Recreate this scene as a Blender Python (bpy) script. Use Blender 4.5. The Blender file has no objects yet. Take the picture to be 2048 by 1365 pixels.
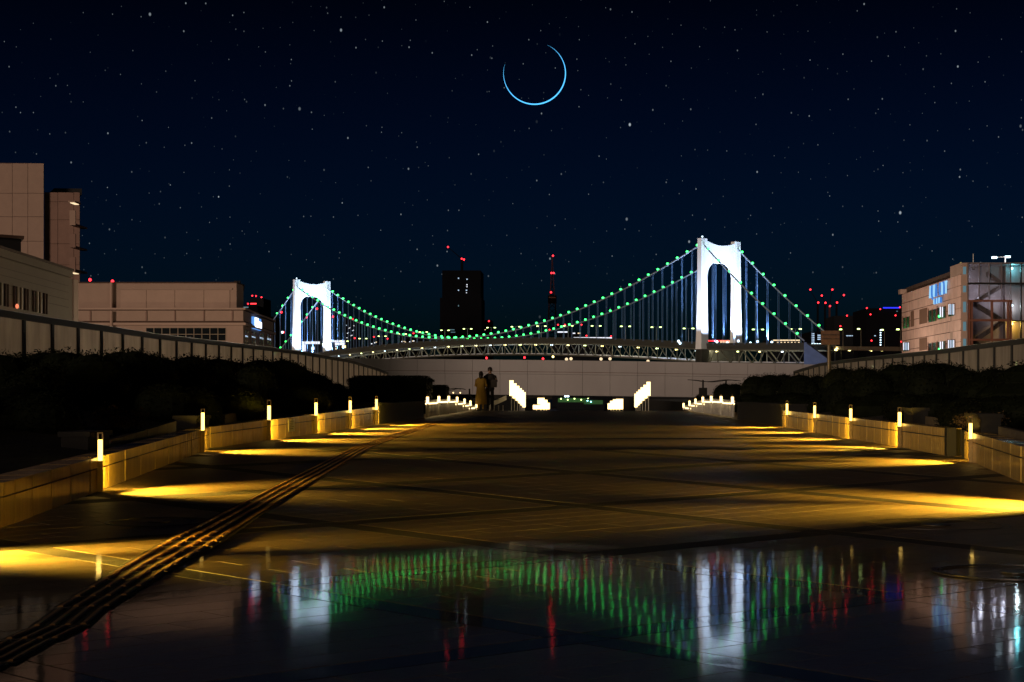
import bpy, math, random
from mathutils import Vector, Matrix
R = math.radians
rnd = random.Random(7)
scn = bpy.context.scene
col = scn.collection

# ------------------------------------------------------------------ camera
F, CX, CY, ZC = 2800.0, 1160.0, 790.0, 0.65      # focal length and vanishing point, in photo pixels
cam_d = bpy.data.cameras.new('camera')
cam_d.sensor_width = 36.0
cam_d.lens = 36.0 * F / 2048.0
cam_d.shift_x = -(CX - 1024.0) / 2048.0
cam_d.shift_y = (CY - 682.5) / 2048.0
cam_d.clip_start = 0.05
cam_d.clip_end = 30000
cam = bpy.data.objects.new('camera', cam_d)
cam.location = (0, 0, ZC)
cam.rotation_euler = (R(90), 0, 0)
col.objects.link(cam)
scn.camera = cam

# ------------------------------------------------------------------ world: night sky with stars
SUN_EL, SUN_AZ = R(3.6), R(214)        # faint warm town glow from behind the camera
world = bpy.data.worlds.new('World')
scn.world = world
world.use_nodes = True
wn, wl = world.node_tree.nodes, world.node_tree.links
wn.clear()
w_out = wn.new('ShaderNodeOutputWorld')
w_bg = wn.new('ShaderNodeBackground')
sky = wn.new('ShaderNodeTexSky')
sky.sky_type = 'NISHITA'
sky.sun_disc = False
sky.sun_elevation = SUN_EL
sky.sun_rotation = SUN_AZ
tint = wn.new('ShaderNodeMix'); tint.data_type = 'RGBA'; tint.blend_type = 'MULTIPLY'
tint.inputs[0].default_value = 1.0
tint.inputs[7].default_value = (0.00020, 0.0019, 0.0092, 1)
wl.new(sky.outputs[0], tint.inputs[6])
geo = wn.new('ShaderNodeNewGeometry')
sep = wn.new('ShaderNodeSeparateXYZ')
tc = wn.new('ShaderNodeTexCoord')
wl.new(tc.outputs['Generated'], sep.inputs[0])
def wmath(op, a, b=None, c=None):
    n = wn.new('ShaderNodeMath'); n.operation = op
    for i, v in enumerate((a, b, c)):
        if v is None: continue
        if isinstance(v, (int, float)): n.inputs[i].default_value = v
        else: wl.new(v, n.inputs[i])
    return n.outputs[0]
az = wmath('ARCTAN2', sep.outputs[0], sep.outputs[1])
el = wmath('ARCSINE', sep.outputs[2])
def star_layer(scale, rad, keep, gain, off):
    cb = wn.new('ShaderNodeCombineXYZ')
    wl.new(wmath('ADD', az, off), cb.inputs[0])
    wl.new(wmath('MULTIPLY', el, 0.72), cb.inputs[1])
    vo = wn.new('ShaderNodeTexVoronoi'); vo.voronoi_dimensions = '2D'
    vo.inputs['Scale'].default_value = scale
    wl.new(cb.outputs[0], vo.inputs['Vector'])
    sc = wn.new('ShaderNodeSeparateColor')
    wl.new(vo.outputs['Color'], sc.inputs[0])
    rr = wmath('MULTIPLY', wmath('ADD', wmath('MULTIPLY', sc.outputs[1], 0.7), 0.5), rad * scale)
    core = wn.new('ShaderNodeMapRange'); core.interpolation_type = 'SMOOTHSTEP'
    wl.new(wmath('DIVIDE', vo.outputs['Distance'], rr), core.inputs['Value'])
    core.inputs['From Min'].default_value = 1.0; core.inputs['From Max'].default_value = 0.3
    on = wmath('LESS_THAN', sc.outputs[0], keep)
    br = wmath('MULTIPLY', wmath('POWER', sc.outputs[2], 1.6), gain)
    return wmath('MULTIPLY', wmath('MULTIPLY', core.outputs[0], on), br)
s1 = star_layer(62.0, 0.00056, 0.75, 0.30, 0.31)
s2 = star_layer(21.0, 0.00095, 0.60, 0.55, 1.7)
s3 = star_layer(95.0, 0.00042, 0.60, 0.18, 2.9)
st = wmath('ADD', wmath('ADD', s1, s2), s3)
fade = wn.new('ShaderNodeMapRange')
wl.new(el, fade.inputs['Value'])
fade.inputs['From Min'].default_value = R(2.5); fade.inputs['From Max'].default_value = R(6.5)
st = wmath('MULTIPLY', st, fade.outputs[0])
scol = wn.new('ShaderNodeMix'); scol.data_type = 'RGBA'; scol.blend_type = 'MIX'
scol.inputs[6].default_value = (0, 0, 0, 1); scol.inputs[7].default_value = (0.80, 0.92, 1.0, 1)
wl.new(st, scol.inputs[0])
add = wn.new('ShaderNodeMix'); add.data_type = 'RGBA'; add.blend_type = 'ADD'
add.inputs[0].default_value = 1.0
grad = wn.new('ShaderNodeMapRange')          # town glow low in the sky, darker overhead
wl.new(el, grad.inputs['Value'])
grad.inputs['From Min'].default_value = R(4); grad.inputs['From Max'].default_value = R(17)
grad.inputs['To Min'].default_value = 1.0; grad.inputs['To Max'].default_value = 0.13
sg_ = wn.new('ShaderNodeMix'); sg_.data_type = 'RGBA'; sg_.blend_type = 'MULTIPLY'; sg_.inputs[0].default_value = 1.0
wl.new(tint.outputs[2], sg_.inputs[6]); wl.new(grad.outputs[0], sg_.inputs[7])
wl.new(sg_.outputs[2], add.inputs[6]); wl.new(scol.outputs[2], add.inputs[7])
wl.new(add.outputs[2], w_bg.inputs[0])
w_bg.inputs[1].default_value = 1.0
wl.new(w_bg.outputs[0], w_out.inputs[0])

sun_d = bpy.data.lights.new('town_glow_sun', 'SUN')
sun_d.energy = 1.35
sun_d.angle = R(12)
sun_d.color = (1.0, 0.74, 0.54)
sun = bpy.data.objects.new('town_glow_sun', sun_d)
_d = Vector((-math.sin(SUN_AZ) * math.cos(SUN_EL), -math.cos(SUN_AZ) * math.cos(SUN_EL), -math.sin(SUN_EL)))
sun.rotation_euler = _d.to_track_quat('-Z', 'Y').to_euler()
sun.location = (0, -40, 30)
col.objects.link(sun)

scn.view_settings.view_transform = 'Standard'
scn.view_settings.look = 'None'
scn.view_settings.exposure = 0.0
scn.view_settings.gamma = 1.0
scn.view_settings.use_curve_mapping = False
scn.render.engine = 'CYCLES'
scn.cycles.use_denoising = True
try:
    scn.cycles.denoiser = 'OPENIMAGEDENOISE'
except Exception:
    pass
scn.cycles.max_bounces = 5
scn.cycles.diffuse_bounces = 2
scn.cycles.glossy_bounces = 3
scn.cycles.transparent_max_bounces = 10
scn.cycles.sample_clamp_indirect = 6.0
scn.cycles.sample_clamp_direct = 0.0
scn.cycles.caustics_reflective = True
scn.cycles.use_light_tree = True

# ------------------------------------------------------------------ helpers
def W(px, py, Y):
    return Vector(((px - CX) / F * Y, Y, ZC + (CY - py) / F * Y))
def gz(X, Y):
    return 0.0 if Y >= 6.8 else ZC - (110.0 * Y + 1072.0) / 2800.0
def G(px, py):
    Y = 1820.0 / (py - 790.0) if py <= 1057.6 else 1072.0 / (py - 900.0)
    X = (px - CX) / F * Y
    return Vector((X, Y, gz(X, Y)))
class Plane:
    """upright plane through two ground points; hit() finds where a photo pixel lies on it"""
    def __init__(s, a, b):
        s.a = Vector((a[0], a[1], 0)); s.d = Vector((b[0] - a[0], b[1] - a[1], 0)).normalized()
        s.n = Vector((s.d.y, -s.d.x, 0))
        if s.n.dot(-s.a) < 0: s.n = -s.n          # towards the camera
    def hit(s, px, py=CY):
        r = Vector(((px - CX) / F, 1, (CY - py) / F))
        t = s.a.dot(s.n) / r.dot(s.n)
        return Vector((r.x * t, r.y * t, ZC + r.z * t))
    def quad(s, x0, x1, y0, y1):
        """upright rectangle: heights read at pixel column x0"""
        p, q = s.hit(x0, y0), s.hit(x0, y1); b = s.hit(x1)
        return p, Vector((b.x, b.y, p.z)), Vector((b.x, b.y, q.z)), q

ORG = {}
class MB:
    def __init__(s): s.v = []; s.f = []
    def add(s, vs, fs):
        o = len(s.v); s.v += [tuple(v) for v in vs]; s.f += [tuple(i + o for i in f) for f in fs]; return s
    def hexa(s, lo, hi):
        n = len(lo)
        fs = [tuple(range(n))[::-1], tuple(range(n, 2 * n))] + [(i, (i + 1) % n, n + (i + 1) % n, n + i) for i in range(n)]
        return s.add(list(lo) + list(hi), fs)
    def box(s, x0, x1, y0, y1, z0, z1):
        return s.hexa([(x0, y0, z0), (x1, y0, z0), (x1, y1, z0), (x0, y1, z0)], [(x0, y0, z1), (x1, y0, z1), (x1, y1, z1), (x0, y1, z1)])
    def prism(s, poly, z0, z1):
        return s.hexa([(p[0], p[1], z0) for p in poly], [(p[0], p[1], z1) for p in poly])
    def slab(s, quad, n, front, back):
        return s.hexa([q + n * front for q in quad], [q - n * back for q in quad])
    def tube(s, p0, p1, r0, r1=None, n=6):
        p0, p1 = Vector(p0), Vector(p1); r1 = r0 if r1 is None else r1
        d = (p1 - p0).normalized(); a = d.orthogonal().normalized(); b = d.cross(a)
        ring = lambda p, r: [p + (a * math.cos(2 * math.pi * i / n) + b * math.sin(2 * math.pi * i / n)) * r for i in range(n)]
        return s.hexa(ring(p0, r0), ring(p1, r1))
    def path(s, pts, rad, n=6):
        pts = [Vector(p) for p in pts]; rs = []
        for i, p in enumerate(pts):
            d = (pts[min(i + 1, len(pts) - 1)] - pts[max(i - 1, 0)]).normalized()
            a = d.cross(Vector((0, 0, 1)));  a = a.normalized() if a.length > 1e-5 else Vector((1, 0, 0)); b = a.cross(d)
            r = rad[i] if isinstance(rad, (list, tuple)) else rad
            rs += [p + (a * math.cos(2 * math.pi * k / n) + b * math.sin(2 * math.pi * k / n)) * r for k in range(n)]
        m = len(pts)
        fs = [(i * n + k, i * n + (k + 1) % n, (i + 1) * n + (k + 1) % n, (i + 1) * n + k) for i in range(m - 1) for k in range(n)]
        return s.add(rs, fs + [tuple(range(n))[::-1], tuple(range((m - 1) * n, m * n))])
    def ball(s, c, r, rz=None, nu=8, nv=5):
        c = Vector(c); rz = r if rz is None else rz
        vs = [c + Vector((0, 0, rz))]
        for j in range(1, nv):
            t = math.pi * j / nv
            vs += [c + Vector((math.sin(t) * math.cos(2 * math.pi * i / nu) * r, math.sin(t) * math.sin(2 * math.pi * i / nu) * r, math.cos(t) * rz)) for i in range(nu)]
        vs.append(c - Vector((0, 0, rz))); L = len(vs) - 1
        fs = [(0, 1 + i, 1 + (i + 1) % nu) for i in range(nu)]
        for j in range(nv - 2):
            fs += [(1 + j * nu + i, 1 + (j + 1) * nu + i, 1 + (j + 1) * nu + (i + 1) % nu, 1 + j * nu + (i + 1) % nu) for i in range(nu)]
        fs += [(L, L - nu + (i + 1) % nu, L - nu + i) for i in range(nu)]
        return s.add(vs, fs)
    def lathe(s, c, prof, n=12, sx=1, sy=1):
        c = Vector(c); vs = []
        for r, z in prof:
            vs += [c + Vector((math.cos(2 * math.pi * i / n) * r * sx, math.sin(2 * math.pi * i / n) * r * sy, z)) for i in range(n)]
        m = len(prof)
        fs = [(j * n + i, j * n + (i + 1) % n, (j + 1) * n + (i + 1) % n, (j + 1) * n + i) for j in range(m - 1) for i in range(n)]
        return s.add(vs, fs + [tuple(range(n))[::-1], tuple(range((m - 1) * n, m * n))])
    def build(s, name, mat, parent=None, smooth=False):
        o = ORG.get(parent.name, Vector((0, 0, 0))) if parent else Vector((0, 0, 0))
        me = bpy.data.meshes.new(name)
        me.from_pydata([(v[0] - o[0], v[1] - o[1], v[2] - o[2]) for v in s.v], [], s.f)
        me.validate(); me.update()
        return link(name, me, mat, parent, smooth)
def link(name, me, mat, parent=None, smooth=False):
    ob = bpy.data.objects.new(name, me)
    if mat is not None: me.materials.clear(); me.materials.append(mat)
    if smooth:
        me.polygons.foreach_set('use_smooth', [True] * len(me.polygons))
    col.objects.link(ob)
    if parent:
        ob.parent = parent; ORG[ob.name] = ORG.get(parent.name, Vector((0, 0, 0)))
    return ob
def tag(o, label=None, cat=None, group=None, kind=None):
    if label: o['label'] = label
    if cat: o['category'] = cat
    if group: o['group'] = group
    if kind: o['kind'] = kind
    return o
def thing(name, loc, label, cat, group=None):
    o = bpy.data.objects.new(name, None); col.objects.link(o)
    o.location = loc; o.empty_display_size = 0.2
    ORG[o.name] = Vector(loc)
    return tag(o, label, cat, group)
def copy_tree(o, parent=None):
    c = o.copy(); col.objects.link(c); c.parent = parent
    for ch in list(o.children): copy_tree(ch, c)
    return c
def lamp(kind, parent, loc, energy, color, **kw):
    d = bpy.data.lights.new('lamp_light', kind); d.energy = energy; d.color = color
    for k, v in kw.items():
        if k != 'aim': setattr(d, k, v)
    o = bpy.data.objects.new('lamp_light', d); col.objects.link(o)
    o.parent = parent; o.location = Vector(loc) - ORG.get(parent.name, Vector((0, 0, 0)))
    if 'aim' in kw: o.rotation_euler = (Vector(kw['aim']) - Vector(loc)).to_track_quat('-Z', 'Y').to_euler()
    return o
ORD = 'first second third fourth fifth sixth seventh eighth ninth tenth eleventh twelfth thirteenth fourteenth fifteenth sixteenth seventeenth eighteenth nineteenth'.split()

# ------------------------------------------------------------------ materials
M = {}
def mat(name, color, rough=0.7, metal=0.0, spec=0.5, noise=0.0, nscale=5.0, bump=0.0, emit=None, estr=0.0, sample=True, stretch=None, coat=0.0):
    m = bpy.data.materials.new(name); m.use_nodes = True; M[name] = m
    nt = m.node_tree; b = nt.nodes['Principled BSDF']
    b.inputs['Base Color'].default_value = (*color, 1)
    b.inputs['Roughness'].default_value = rough
    b.inputs['Metallic'].default_value = metal
    b.inputs['Specular IOR Level'].default_value = spec
    b.inputs['Coat Weight'].default_value = coat
    if emit:
        b.inputs['Emission Color'].default_value = (*emit, 1); b.inputs['Emission Strength'].default_value = estr
        if not sample: m.cycles.emission_sampling = 'NONE'
    if noise or bump:
        tc = nt.nodes.new('ShaderNodeNewGeometry')
        src = tc.outputs['Position']
        if stretch:
            mp = nt.nodes.new('ShaderNodeMapping'); mp.inputs['Scale'].default_value = stretch
            nt.links.new(src, mp.inputs['Vector']); src = mp.outputs[0]
        nz = nt.nodes.new('ShaderNodeTexNoise'); nz.inputs['Scale'].default_value = nscale; nz.inputs['Detail'].default_value = 6; nz.inputs['Roughness'].default_value = 0.65
        nt.links.new(src, nz.inputs['Vector'])
        if noise:
            mr = nt.nodes.new('ShaderNodeMapRange'); mr.inputs['From Min'].default_value = 0.3; mr.inputs['From Max'].default_value = 0.7
            mr.inputs['To Min'].default_value = 1 - noise; mr.inputs['To Max'].default_value = 1 + noise
            nt.links.new(nz.outputs[0], mr.inputs['Value'])
            mx = nt.nodes.new('ShaderNodeMix'); mx.data_type = 'RGBA'; mx.blend_type = 'MULTIPLY'; mx.inputs[0].default_value = 1
            mx.inputs[6].default_value = (*color, 1); nt.links.new(mr.outputs[0], mx.inputs[7])
            nt.links.new(mx.outputs[2], b.inputs['Base Color'])
        if bump:
            bp = nt.nodes.new('ShaderNodeBump'); bp.inputs['Strength'].default_value = 1.0; bp.inputs['Distance'].default_value = bump
            nt.links.new(nz.outputs[0], bp.inputs['Height']); nt.links.new(bp.outputs[0], b.inputs['Normal'])
    return m
def emitter(name, color, strength, sample=True):
    return mat(name, (0.02, 0.02, 0.02), 0.5, emit=color, estr=strength, sample=sample)

def paving_mat(name, c1, c2, dry_rough, film=0.66):
    m = bpy.data.materials.new(name); m.use_nodes = True; M[name] = m
    nt = m.node_tree; N, L = nt.nodes, nt.links; b = N['Principled BSDF']
    g = N.new('ShaderNodeNewGeometry'); sx = N.new('ShaderNodeSeparateXYZ'); L.new(g.outputs['Position'], sx.inputs[0])
    n1 = N.new('ShaderNodeTexNoise'); n1.inputs['Scale'].default_value = 9; n1.inputs['Detail'].default_value = 8; n1.inputs['Roughness'].default_value = 0.7
    L.new(g.outputs['Position'], n1.inputs['Vector'])
    n2 = N.new('ShaderNodeTexNoise'); n2.inputs['Scale'].default_value = 260; n2.inputs['Detail'].default_value = 2
    L.new(g.outputs['Position'], n2.inputs['Vector'])
    mx = N.new('ShaderNodeMix'); mx.data_type = 'RGBA'; mx.inputs[6].default_value = (*c1, 1); mx.inputs[7].default_value = (*c2, 1)
    ad = N.new('ShaderNodeMath'); ad.operation = 'ADD'; L.new(n1.outputs[0], ad.inputs[0]); L.new(n2.outputs[0], ad.inputs[1])
    mr = N.new('ShaderNodeMapRange'); L.new(ad.outputs[0], mr.inputs['Value']); mr.inputs['From Min'].default_value = 0.75; mr.inputs['From Max'].default_value = 1.25
    L.new(mr.outputs[0], mx.inputs[0])
    # wet film added to the near paving to mirror the bridge: edge broken by noise
    n3 = N.new('ShaderNodeTexNoise'); n3.inputs['Scale'].default_value = 1.5; n3.inputs['Detail'].default_value = 5
    L.new(g.outputs['Position'], n3.inputs['Vector'])
    m3 = N.new('ShaderNodeMath'); m3.operation = 'MULTIPLY_ADD'; L.new(n3.outputs[0], m3.inputs[0]); m3.inputs[1].default_value = 2.4; L.new(sx.outputs[1], m3.inputs[2])
    wet = N.new('ShaderNodeMapRange'); wet.interpolation_type = 'SMOOTHSTEP'; L.new(m3.outputs[0], wet.inputs['Value'])
    wet.inputs['From Min'].default_value = 6.85; wet.inputs['From Max'].default_value = 5.4
    dk = N.new('ShaderNodeMix'); dk.data_type = 'RGBA'; dk.blend_type = 'MULTIPLY'; L.new(wet.outputs[0], dk.inputs[0])
    L.new(mx.outputs[2], dk.inputs[6]); dk.inputs[7].default_value = (0.72, 0.70, 0.68, 1)
    L.new(dk.outputs[2], b.inputs['Base Color'])
    b.inputs['Roughness'].default_value = dry_rough
    fm = N.new('ShaderNodeMath'); fm.operation = 'MULTIPLY'; L.new(wet.outputs[0], fm.inputs[0]); fm.inputs[1].default_value = film
    L.new(fm.outputs[0], b.inputs['Coat Weight'])
    b.inputs['Coat Roughness'].default_value = 0.058
    b.inputs['Coat IOR'].default_value = 1.33
    n4 = N.new('ShaderNodeTexNoise'); n4.inputs['Scale'].default_value = 60; n4.inputs['Detail'].default_value = 4
    L.new(g.outputs['Position'], n4.inputs['Vector'])
    bp = N.new('ShaderNodeBump'); bp.inputs['Strength'].default_value = 0.5; bp.inputs['Distance'].default_value = 0.003
    L.new(n4.outputs[0], bp.inputs['Height']); L.new(bp.outputs[0], b.inputs['Normal'])
    n5 = N.new('ShaderNodeTexNoise'); n5.inputs['Scale'].default_value = 3.0; n5.inputs['Detail'].default_value = 2
    mp = N.new('ShaderNodeMapping'); mp.inputs['Scale'].default_value = (6.0, 1.4, 1.0); L.new(g.outputs['Position'], mp.inputs[0]); L.new(mp.outputs[0], n5.inputs['Vector'])
    b2 = N.new('ShaderNodeBump'); b2.inputs['Strength'].default_value = 0.5; b2.inputs['Distance'].default_value = 0.0005
    L.new(n5.outputs[0], b2.inputs['Height']); L.new(b2.outputs[0], b.inputs['Coat Normal'])
    return m
paving_mat('paving', (0.12, 0.082, 0.040), (0.235, 0.165, 0.082), 0.5)
paving_mat('paving_band', (0.012, 0.009, 0.006), (0.022, 0.016, 0.011), 0.75)
paving_mat('joint', (0.07, 0.05, 0.026), (0.11, 0.08, 0.04), 0.8)
paving_mat('tactile', (0.30, 0.155, 0.05), (0.40, 0.22, 0.075), 0.6, 0.0)
paving_mat('tactile_base', (0.02, 0.013, 0.008), (0.035, 0.023, 0.014), 0.8, 0.0)
mat('kerb_stone', (0.09, 0.07, 0.045), 0.7, noise=0.25, nscale=14, bump=0.003)
mat('dark_block', (0.006, 0.005, 0.004), 0.8, noise=0.3, nscale=6)
mat('wall_panel', (0.56, 0.38, 0.11), 0.22, metal=0.2, noise=0.15, nscale=4, stretch=(3, 3, 0.6), bump=0.0008)
mat('wall_core', (0.012, 0.010, 0.008), 0.8, noise=0.2)
mat('dark_metal', (0.012, 0.011, 0.010), 0.6, metal=0.2, noise=0.2, nscale=20)
mat('rail_metal', (0.22, 0.19, 0.17), 0.3, metal=0.9, noise=0.15, nscale=10)
mat('bollard_metal', (0.30, 0.21, 0.09), 0.4, metal=0.4, noise=0.2, nscale=30)
mat('soil', (0.012, 0.010, 0.007), 0.95, noise=0.4, nscale=4, bump=0.02)
mat('sea', (0.002, 0.004, 0.008), 0.25, noise=0.1, nscale=0.05, bump=0.05)
mat('leaf_dark', (0.006, 0.008, 0.003), 0.75, spec=0.08, noise=0.5, nscale=3)
mat('leaf_brown', (0.10, 0.065, 0.03), 0.75, spec=0.2, noise=0.5, nscale=9)
mat('bark', (0.03, 0.022, 0.015), 0.9, noise=0.3, nscale=20, bump=0.01)
def frosted(name, color, clear):
    m = bpy.data.materials.new(name); m.use_nodes = True; M[name] = m
    N, L = m.node_tree.nodes, m.node_tree.links; N.remove(N['Principled BSDF']); out = N['Material Output']
    g = N.new('ShaderNodeNewGeometry'); mp = N.new('ShaderNodeMapping'); mp.inputs['Scale'].default_value = (2, 2, .5); L.new(g.outputs['Position'], mp.inputs[0])
    nz = N.new('ShaderNodeTexNoise'); nz.inputs['Scale'].default_value = 2.2; nz.inputs['Detail'].default_value = 6; L.new(mp.outputs[0], nz.inputs['Vector'])
    rp = N.new('ShaderNodeMapRange'); rp.inputs['From Min'].default_value = .3; rp.inputs['From Max'].default_value = .7; rp.inputs['To Min'].default_value = .75; rp.inputs['To Max'].default_value = 1.1; L.new(nz.outputs[0], rp.inputs[0])
    mx = N.new('ShaderNodeMix'); mx.data_type = 'RGBA'; mx.blend_type = 'MULTIPLY'; mx.inputs[0].default_value = 1; mx.inputs[6].default_value = (*color, 1); L.new(rp.outputs[0], mx.inputs[7])
    tr = N.new('ShaderNodeBsdfTranslucent'); df = N.new('ShaderNodeBsdfDiffuse'); tp = N.new('ShaderNodeBsdfTransparent'); gl = N.new('ShaderNodeBsdfGlossy')
    gl.inputs['Roughness'].default_value = .12; gl.inputs['Color'].default_value = (.6, .6, .6, 1)
    L.new(mx.outputs[2], tr.inputs[0]); L.new(mx.outputs[2], df.inputs[0])
    a = N.new('ShaderNodeMixShader'); a.inputs[0].default_value = .35; L.new(tr.outputs[0], a.inputs[1]); L.new(df.outputs[0], a.inputs[2])
    b = N.new('ShaderNodeMixShader'); b.inputs[0].default_value = clear; L.new(a.outputs[0], b.inputs[1]); L.new(tp.outputs[0], b.inputs[2])
    c = N.new('ShaderNodeMixShader'); c.inputs[0].default_value = .06; L.new(b.outputs[0], c.inputs[1]); L.new(gl.outputs[0], c.inputs[2])
    L.new(c.outputs[0], out.inputs[0])
frosted('fence_glass', (.52, .46, .39), .16)
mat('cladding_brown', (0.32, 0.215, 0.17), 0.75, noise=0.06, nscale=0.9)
mat('cladding_shade', (0.21, 0.12, 0.095), 0.75, noise=0.08, nscale=0.9)  # darker copy of the brown cladding: the wing's shade put into its colour
mat('cladding_olive', (0.12, 0.085, 0.055), 0.8, noise=0.08, nscale=0.8)
mat('cladding_tan', (0.37, 0.25, 0.20), 0.75, noise=0.09, nscale=0.5)
mat('joint_brown', (0.06, 0.03, 0.02), 0.9, noise=0.2, nscale=3)
mat('roof_dark', (0.008, 0.007, 0.008), 0.9, noise=0.3, nscale=1)
mat('window_dark', (0.006, 0.007, 0.009), 0.12, noise=0.2, nscale=2)
mat('window_frame', (0.30, 0.22, 0.15), 0.5, noise=0.1, nscale=6)
mat('concrete_girder', (0.33, 0.31, 0.325), 0.8, noise=0.10, nscale=0.35, stretch=(1, 1, 0.3))
mat('girder_groove', (0.16, 0.10, 0.09), 0.9, noise=0.2, nscale=2)
mat('tower_white', (0.80, 0.82, 0.86), 0.5, noise=0.03, nscale=0.05)
mat('bridge_steel', (0.09, 0.09, 0.07), 0.55, metal=0.2, noise=0.2, nscale=0.3)
mat('bridge_cable', (0.22, 0.27, 0.36), 0.5, noise=0.1, nscale=0.3)
mat('hanger_steel', (0.13, 0.27, 0.58), 0.5, noise=0.1, nscale=0.3)
mat('deck_dark', (0.035, 0.036, 0.030), 0.8, noise=0.2, nscale=0.2)
mat('lower_deck', (0.45, 0.48, 0.55), 0.6, noise=0.35, nscale=0.12)
mat('anchor_concrete', (0.10, 0.14, 0.24), 0.8, noise=0.15, nscale=0.2)
mat('far_dark', (0.004, 0.004, 0.006), 0.95, spec=0.05, noise=0.2, nscale=0.02)
mat('far_grey', (0.010, 0.011, 0.014), 0.95, spec=0.05, noise=0.2, nscale=0.02)
mat('mast_red', (0.035, 0.003, 0.003), 0.8, noise=0.2, nscale=0.05)
mat('white_paint', (0.75, 0.72, 0.66), 0.5, noise=0.06, nscale=8)
mat('sign_back', (0.10, 0.05, 0.035), 0.6, noise=0.3, nscale=12)
mat('pole_metal', (0.10, 0.08, 0.055), 0.5, metal=0.3, noise=0.2, nscale=8)
mat('coat_mustard', (0.42, 0.25, 0.035), 0.85, noise=0.15, nscale=14, bump=0.01)
mat('coat_black', (0.022, 0.018, 0.016), 0.85, noise=0.2, nscale=14, bump=0.01)
mat('skin', (0.38, 0.22, 0.15), 0.6, noise=0.05, nscale=20)
mat('hair', (0.018, 0.012, 0.008), 0.5, noise=0.3, nscale=40)
mat('bag', (0.03, 0.022, 0.018), 0.6, noise=0.2, nscale=20)
mat('notice', (0.45, 0.40, 0.28), 0.5, noise=0.15, nscale=60)
mat('notice_print', (0.10, 0.08, 0.05), 0.7, noise=0.2, nscale=40)
mat('frame_brown', (0.16, 0.055, 0.03), 0.7, noise=0.2, nscale=0.6)
mat('louvre', (0.16, 0.13, 0.14), 0.6, noise=0.15, nscale=0.5)
mat('stair_wall', (0.20, 0.16, 0.16), 0.8, noise=0.15, nscale=0.3)
mat('panel_brown', (0.16, 0.085, 0.055), 0.8, noise=0.1, nscale=0.8)
mat('manhole_iron', (0.03, 0.025, 0.02), 0.4, metal=0.5, noise=0.3, nscale=30, bump=0.002)
emitter('lamp_warm', (1.0, 0.62, 0.13), 5.0)
emitter('lamp_white_warm', (1.0, 0.70, 0.30), 3.4)
emitter('strip_warm', (1.0, 0.72, 0.34), 4.5)
emitter('light_green', (0.04, 1.0, 0.14), 6.0, False)
emitter('light_red', (1.0, 0.02, 0.03), 5.0, False)
emitter('light_yellow', (1.0, 0.85, 0.28), 5.0, False)
emitter('light_yellowgreen', (0.75, 1.0, 0.30), 5.0, False)
emitter('light_cool', (0.62, 0.85, 1.0), 3.5, False)
emitter('light_cyan', (0.35, 0.95, 1.0), 5.0, False)
emitter('light_blue', (0.02, 0.03, 0.9), 1.6, False)
emitter('win_cool', (0.55, 0.75, 1.0), 0.9, False)
emitter('win_warm', (1.0, 0.75, 0.45), 1.2, False)
emitter('win_teal', (0.30, 0.60, 0.72), 0.28, False)
emitter('win_white', (0.85, 0.88, 1.0), 1.3, False)
emitter('sign_glow', (0.72, 0.82, 1.0), 2.4, False)
emitter('letter_glow', (0.10, 0.32, 0.85), 1.0, False)
emitter('letter_core', (0.35, 0.7, 1.0), 0.95, False)
emitter('moon_glow', (0.08, 0.50, 1.0), 1.7, False)

# ------------------------------------------------------------------ the plaza
# walls in plan (world metres)
LW = [(-2.36, 3.9), (-2.85, 6.87), (-4.51, 17.0), (-4.42, 30.6)]
RW = [(2.24, 4.0), (3.30, 10.4), (3.94, 14.3), (3.92, 14.9), (4.16, 28.6)]
def edge_x(poly, Y):
    if Y <= poly[0][1]:
        (x0, y0), (x1, y1) = poly[0], poly[1]
    else:
        for (x0, y0), (x1, y1) in zip(poly, poly[1:]):
            if Y <= y1: break
    return x0 + (x1 - x0) * (Y - y0) / (y1 - y0)

plaza = tag(MB().add([(-6, -4, gz(0, -4) - .014), (6, -4, gz(0, -4) - .014), (6, 6.8, -.014), (-6, 6.8, -.014), (-6, 17.0, -.014), (6, 17.0, -.014)],
                     [(0, 1, 2, 3), (3, 2, 5, 4)]).build('plaza_ground', M['joint']), 'dark jointed bed under the plaza paving', kind='structure')
far_pl = MB()
far_pl.box(-9, 9, 17.0, 57, -.4, 0)
tag(far_pl.build('plaza_pavement', M['paving']), 'flat tan paving running to the far end of the plaza', kind='structure')

# lattice of dark bands: lattice coordinates (a, b) -> photo plane -> ground
LQ0, LQ, LP = 2.955, 0.2435, 1.10
def lat(a, b):
    Q = LQ0 + LQ * (a + b)
    Q = min(max(Q, 1.02), 6)
    y = 607 + 1000.0 / Q
    x = CX + LP * (a - b) * (y - 607)
    y += (x - CX) * 0.016
    return x, y
def lat_ground(a, b):
    x, y = lat(a, b)
    if y > 1560 or y < 893: return None
    return G(x, y)
pieces = []      # (nearness, corners, kind)
NA, NB = 3, 9
for i in range(-6, 5):
    for j in range(-6, 5):
        for k in range(NA):
            for l in range(NB):
                a0 = i + .05 + .9 * k / NA; a1 = i + .05 + .9 * (k + 1) / NA
                b0 = j + .05 + .9 * l / NB; b1 = j + .05 + .9 * (l + 1) / NB
                off = (.9 / NA * .5) if l % 2 else 0
                if off: a0, a1 = max(a0 - off, i + .05), (a1 - off if k < NA - 1 else i + .95)
                g = .0013
                cs = [lat_ground(a0 + g, b0 + g), lat_ground(a1 - g, b0 + g), lat_ground(a1 - g, b1 - g), lat_ground(a0 + g, b1 - g)]
                if any(c is None for c in cs): continue
                c = sum(cs, Vector()) / 4
                if c.y > 16.9 or c.x < edge_x(LW, c.y) - .1 or c.x > edge_x(RW, c.y) + .1: continue
                px = CX + c.x / c.y * F
                if px < -500 or px > 2560: continue
                pieces.append((c.y, cs))
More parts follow.
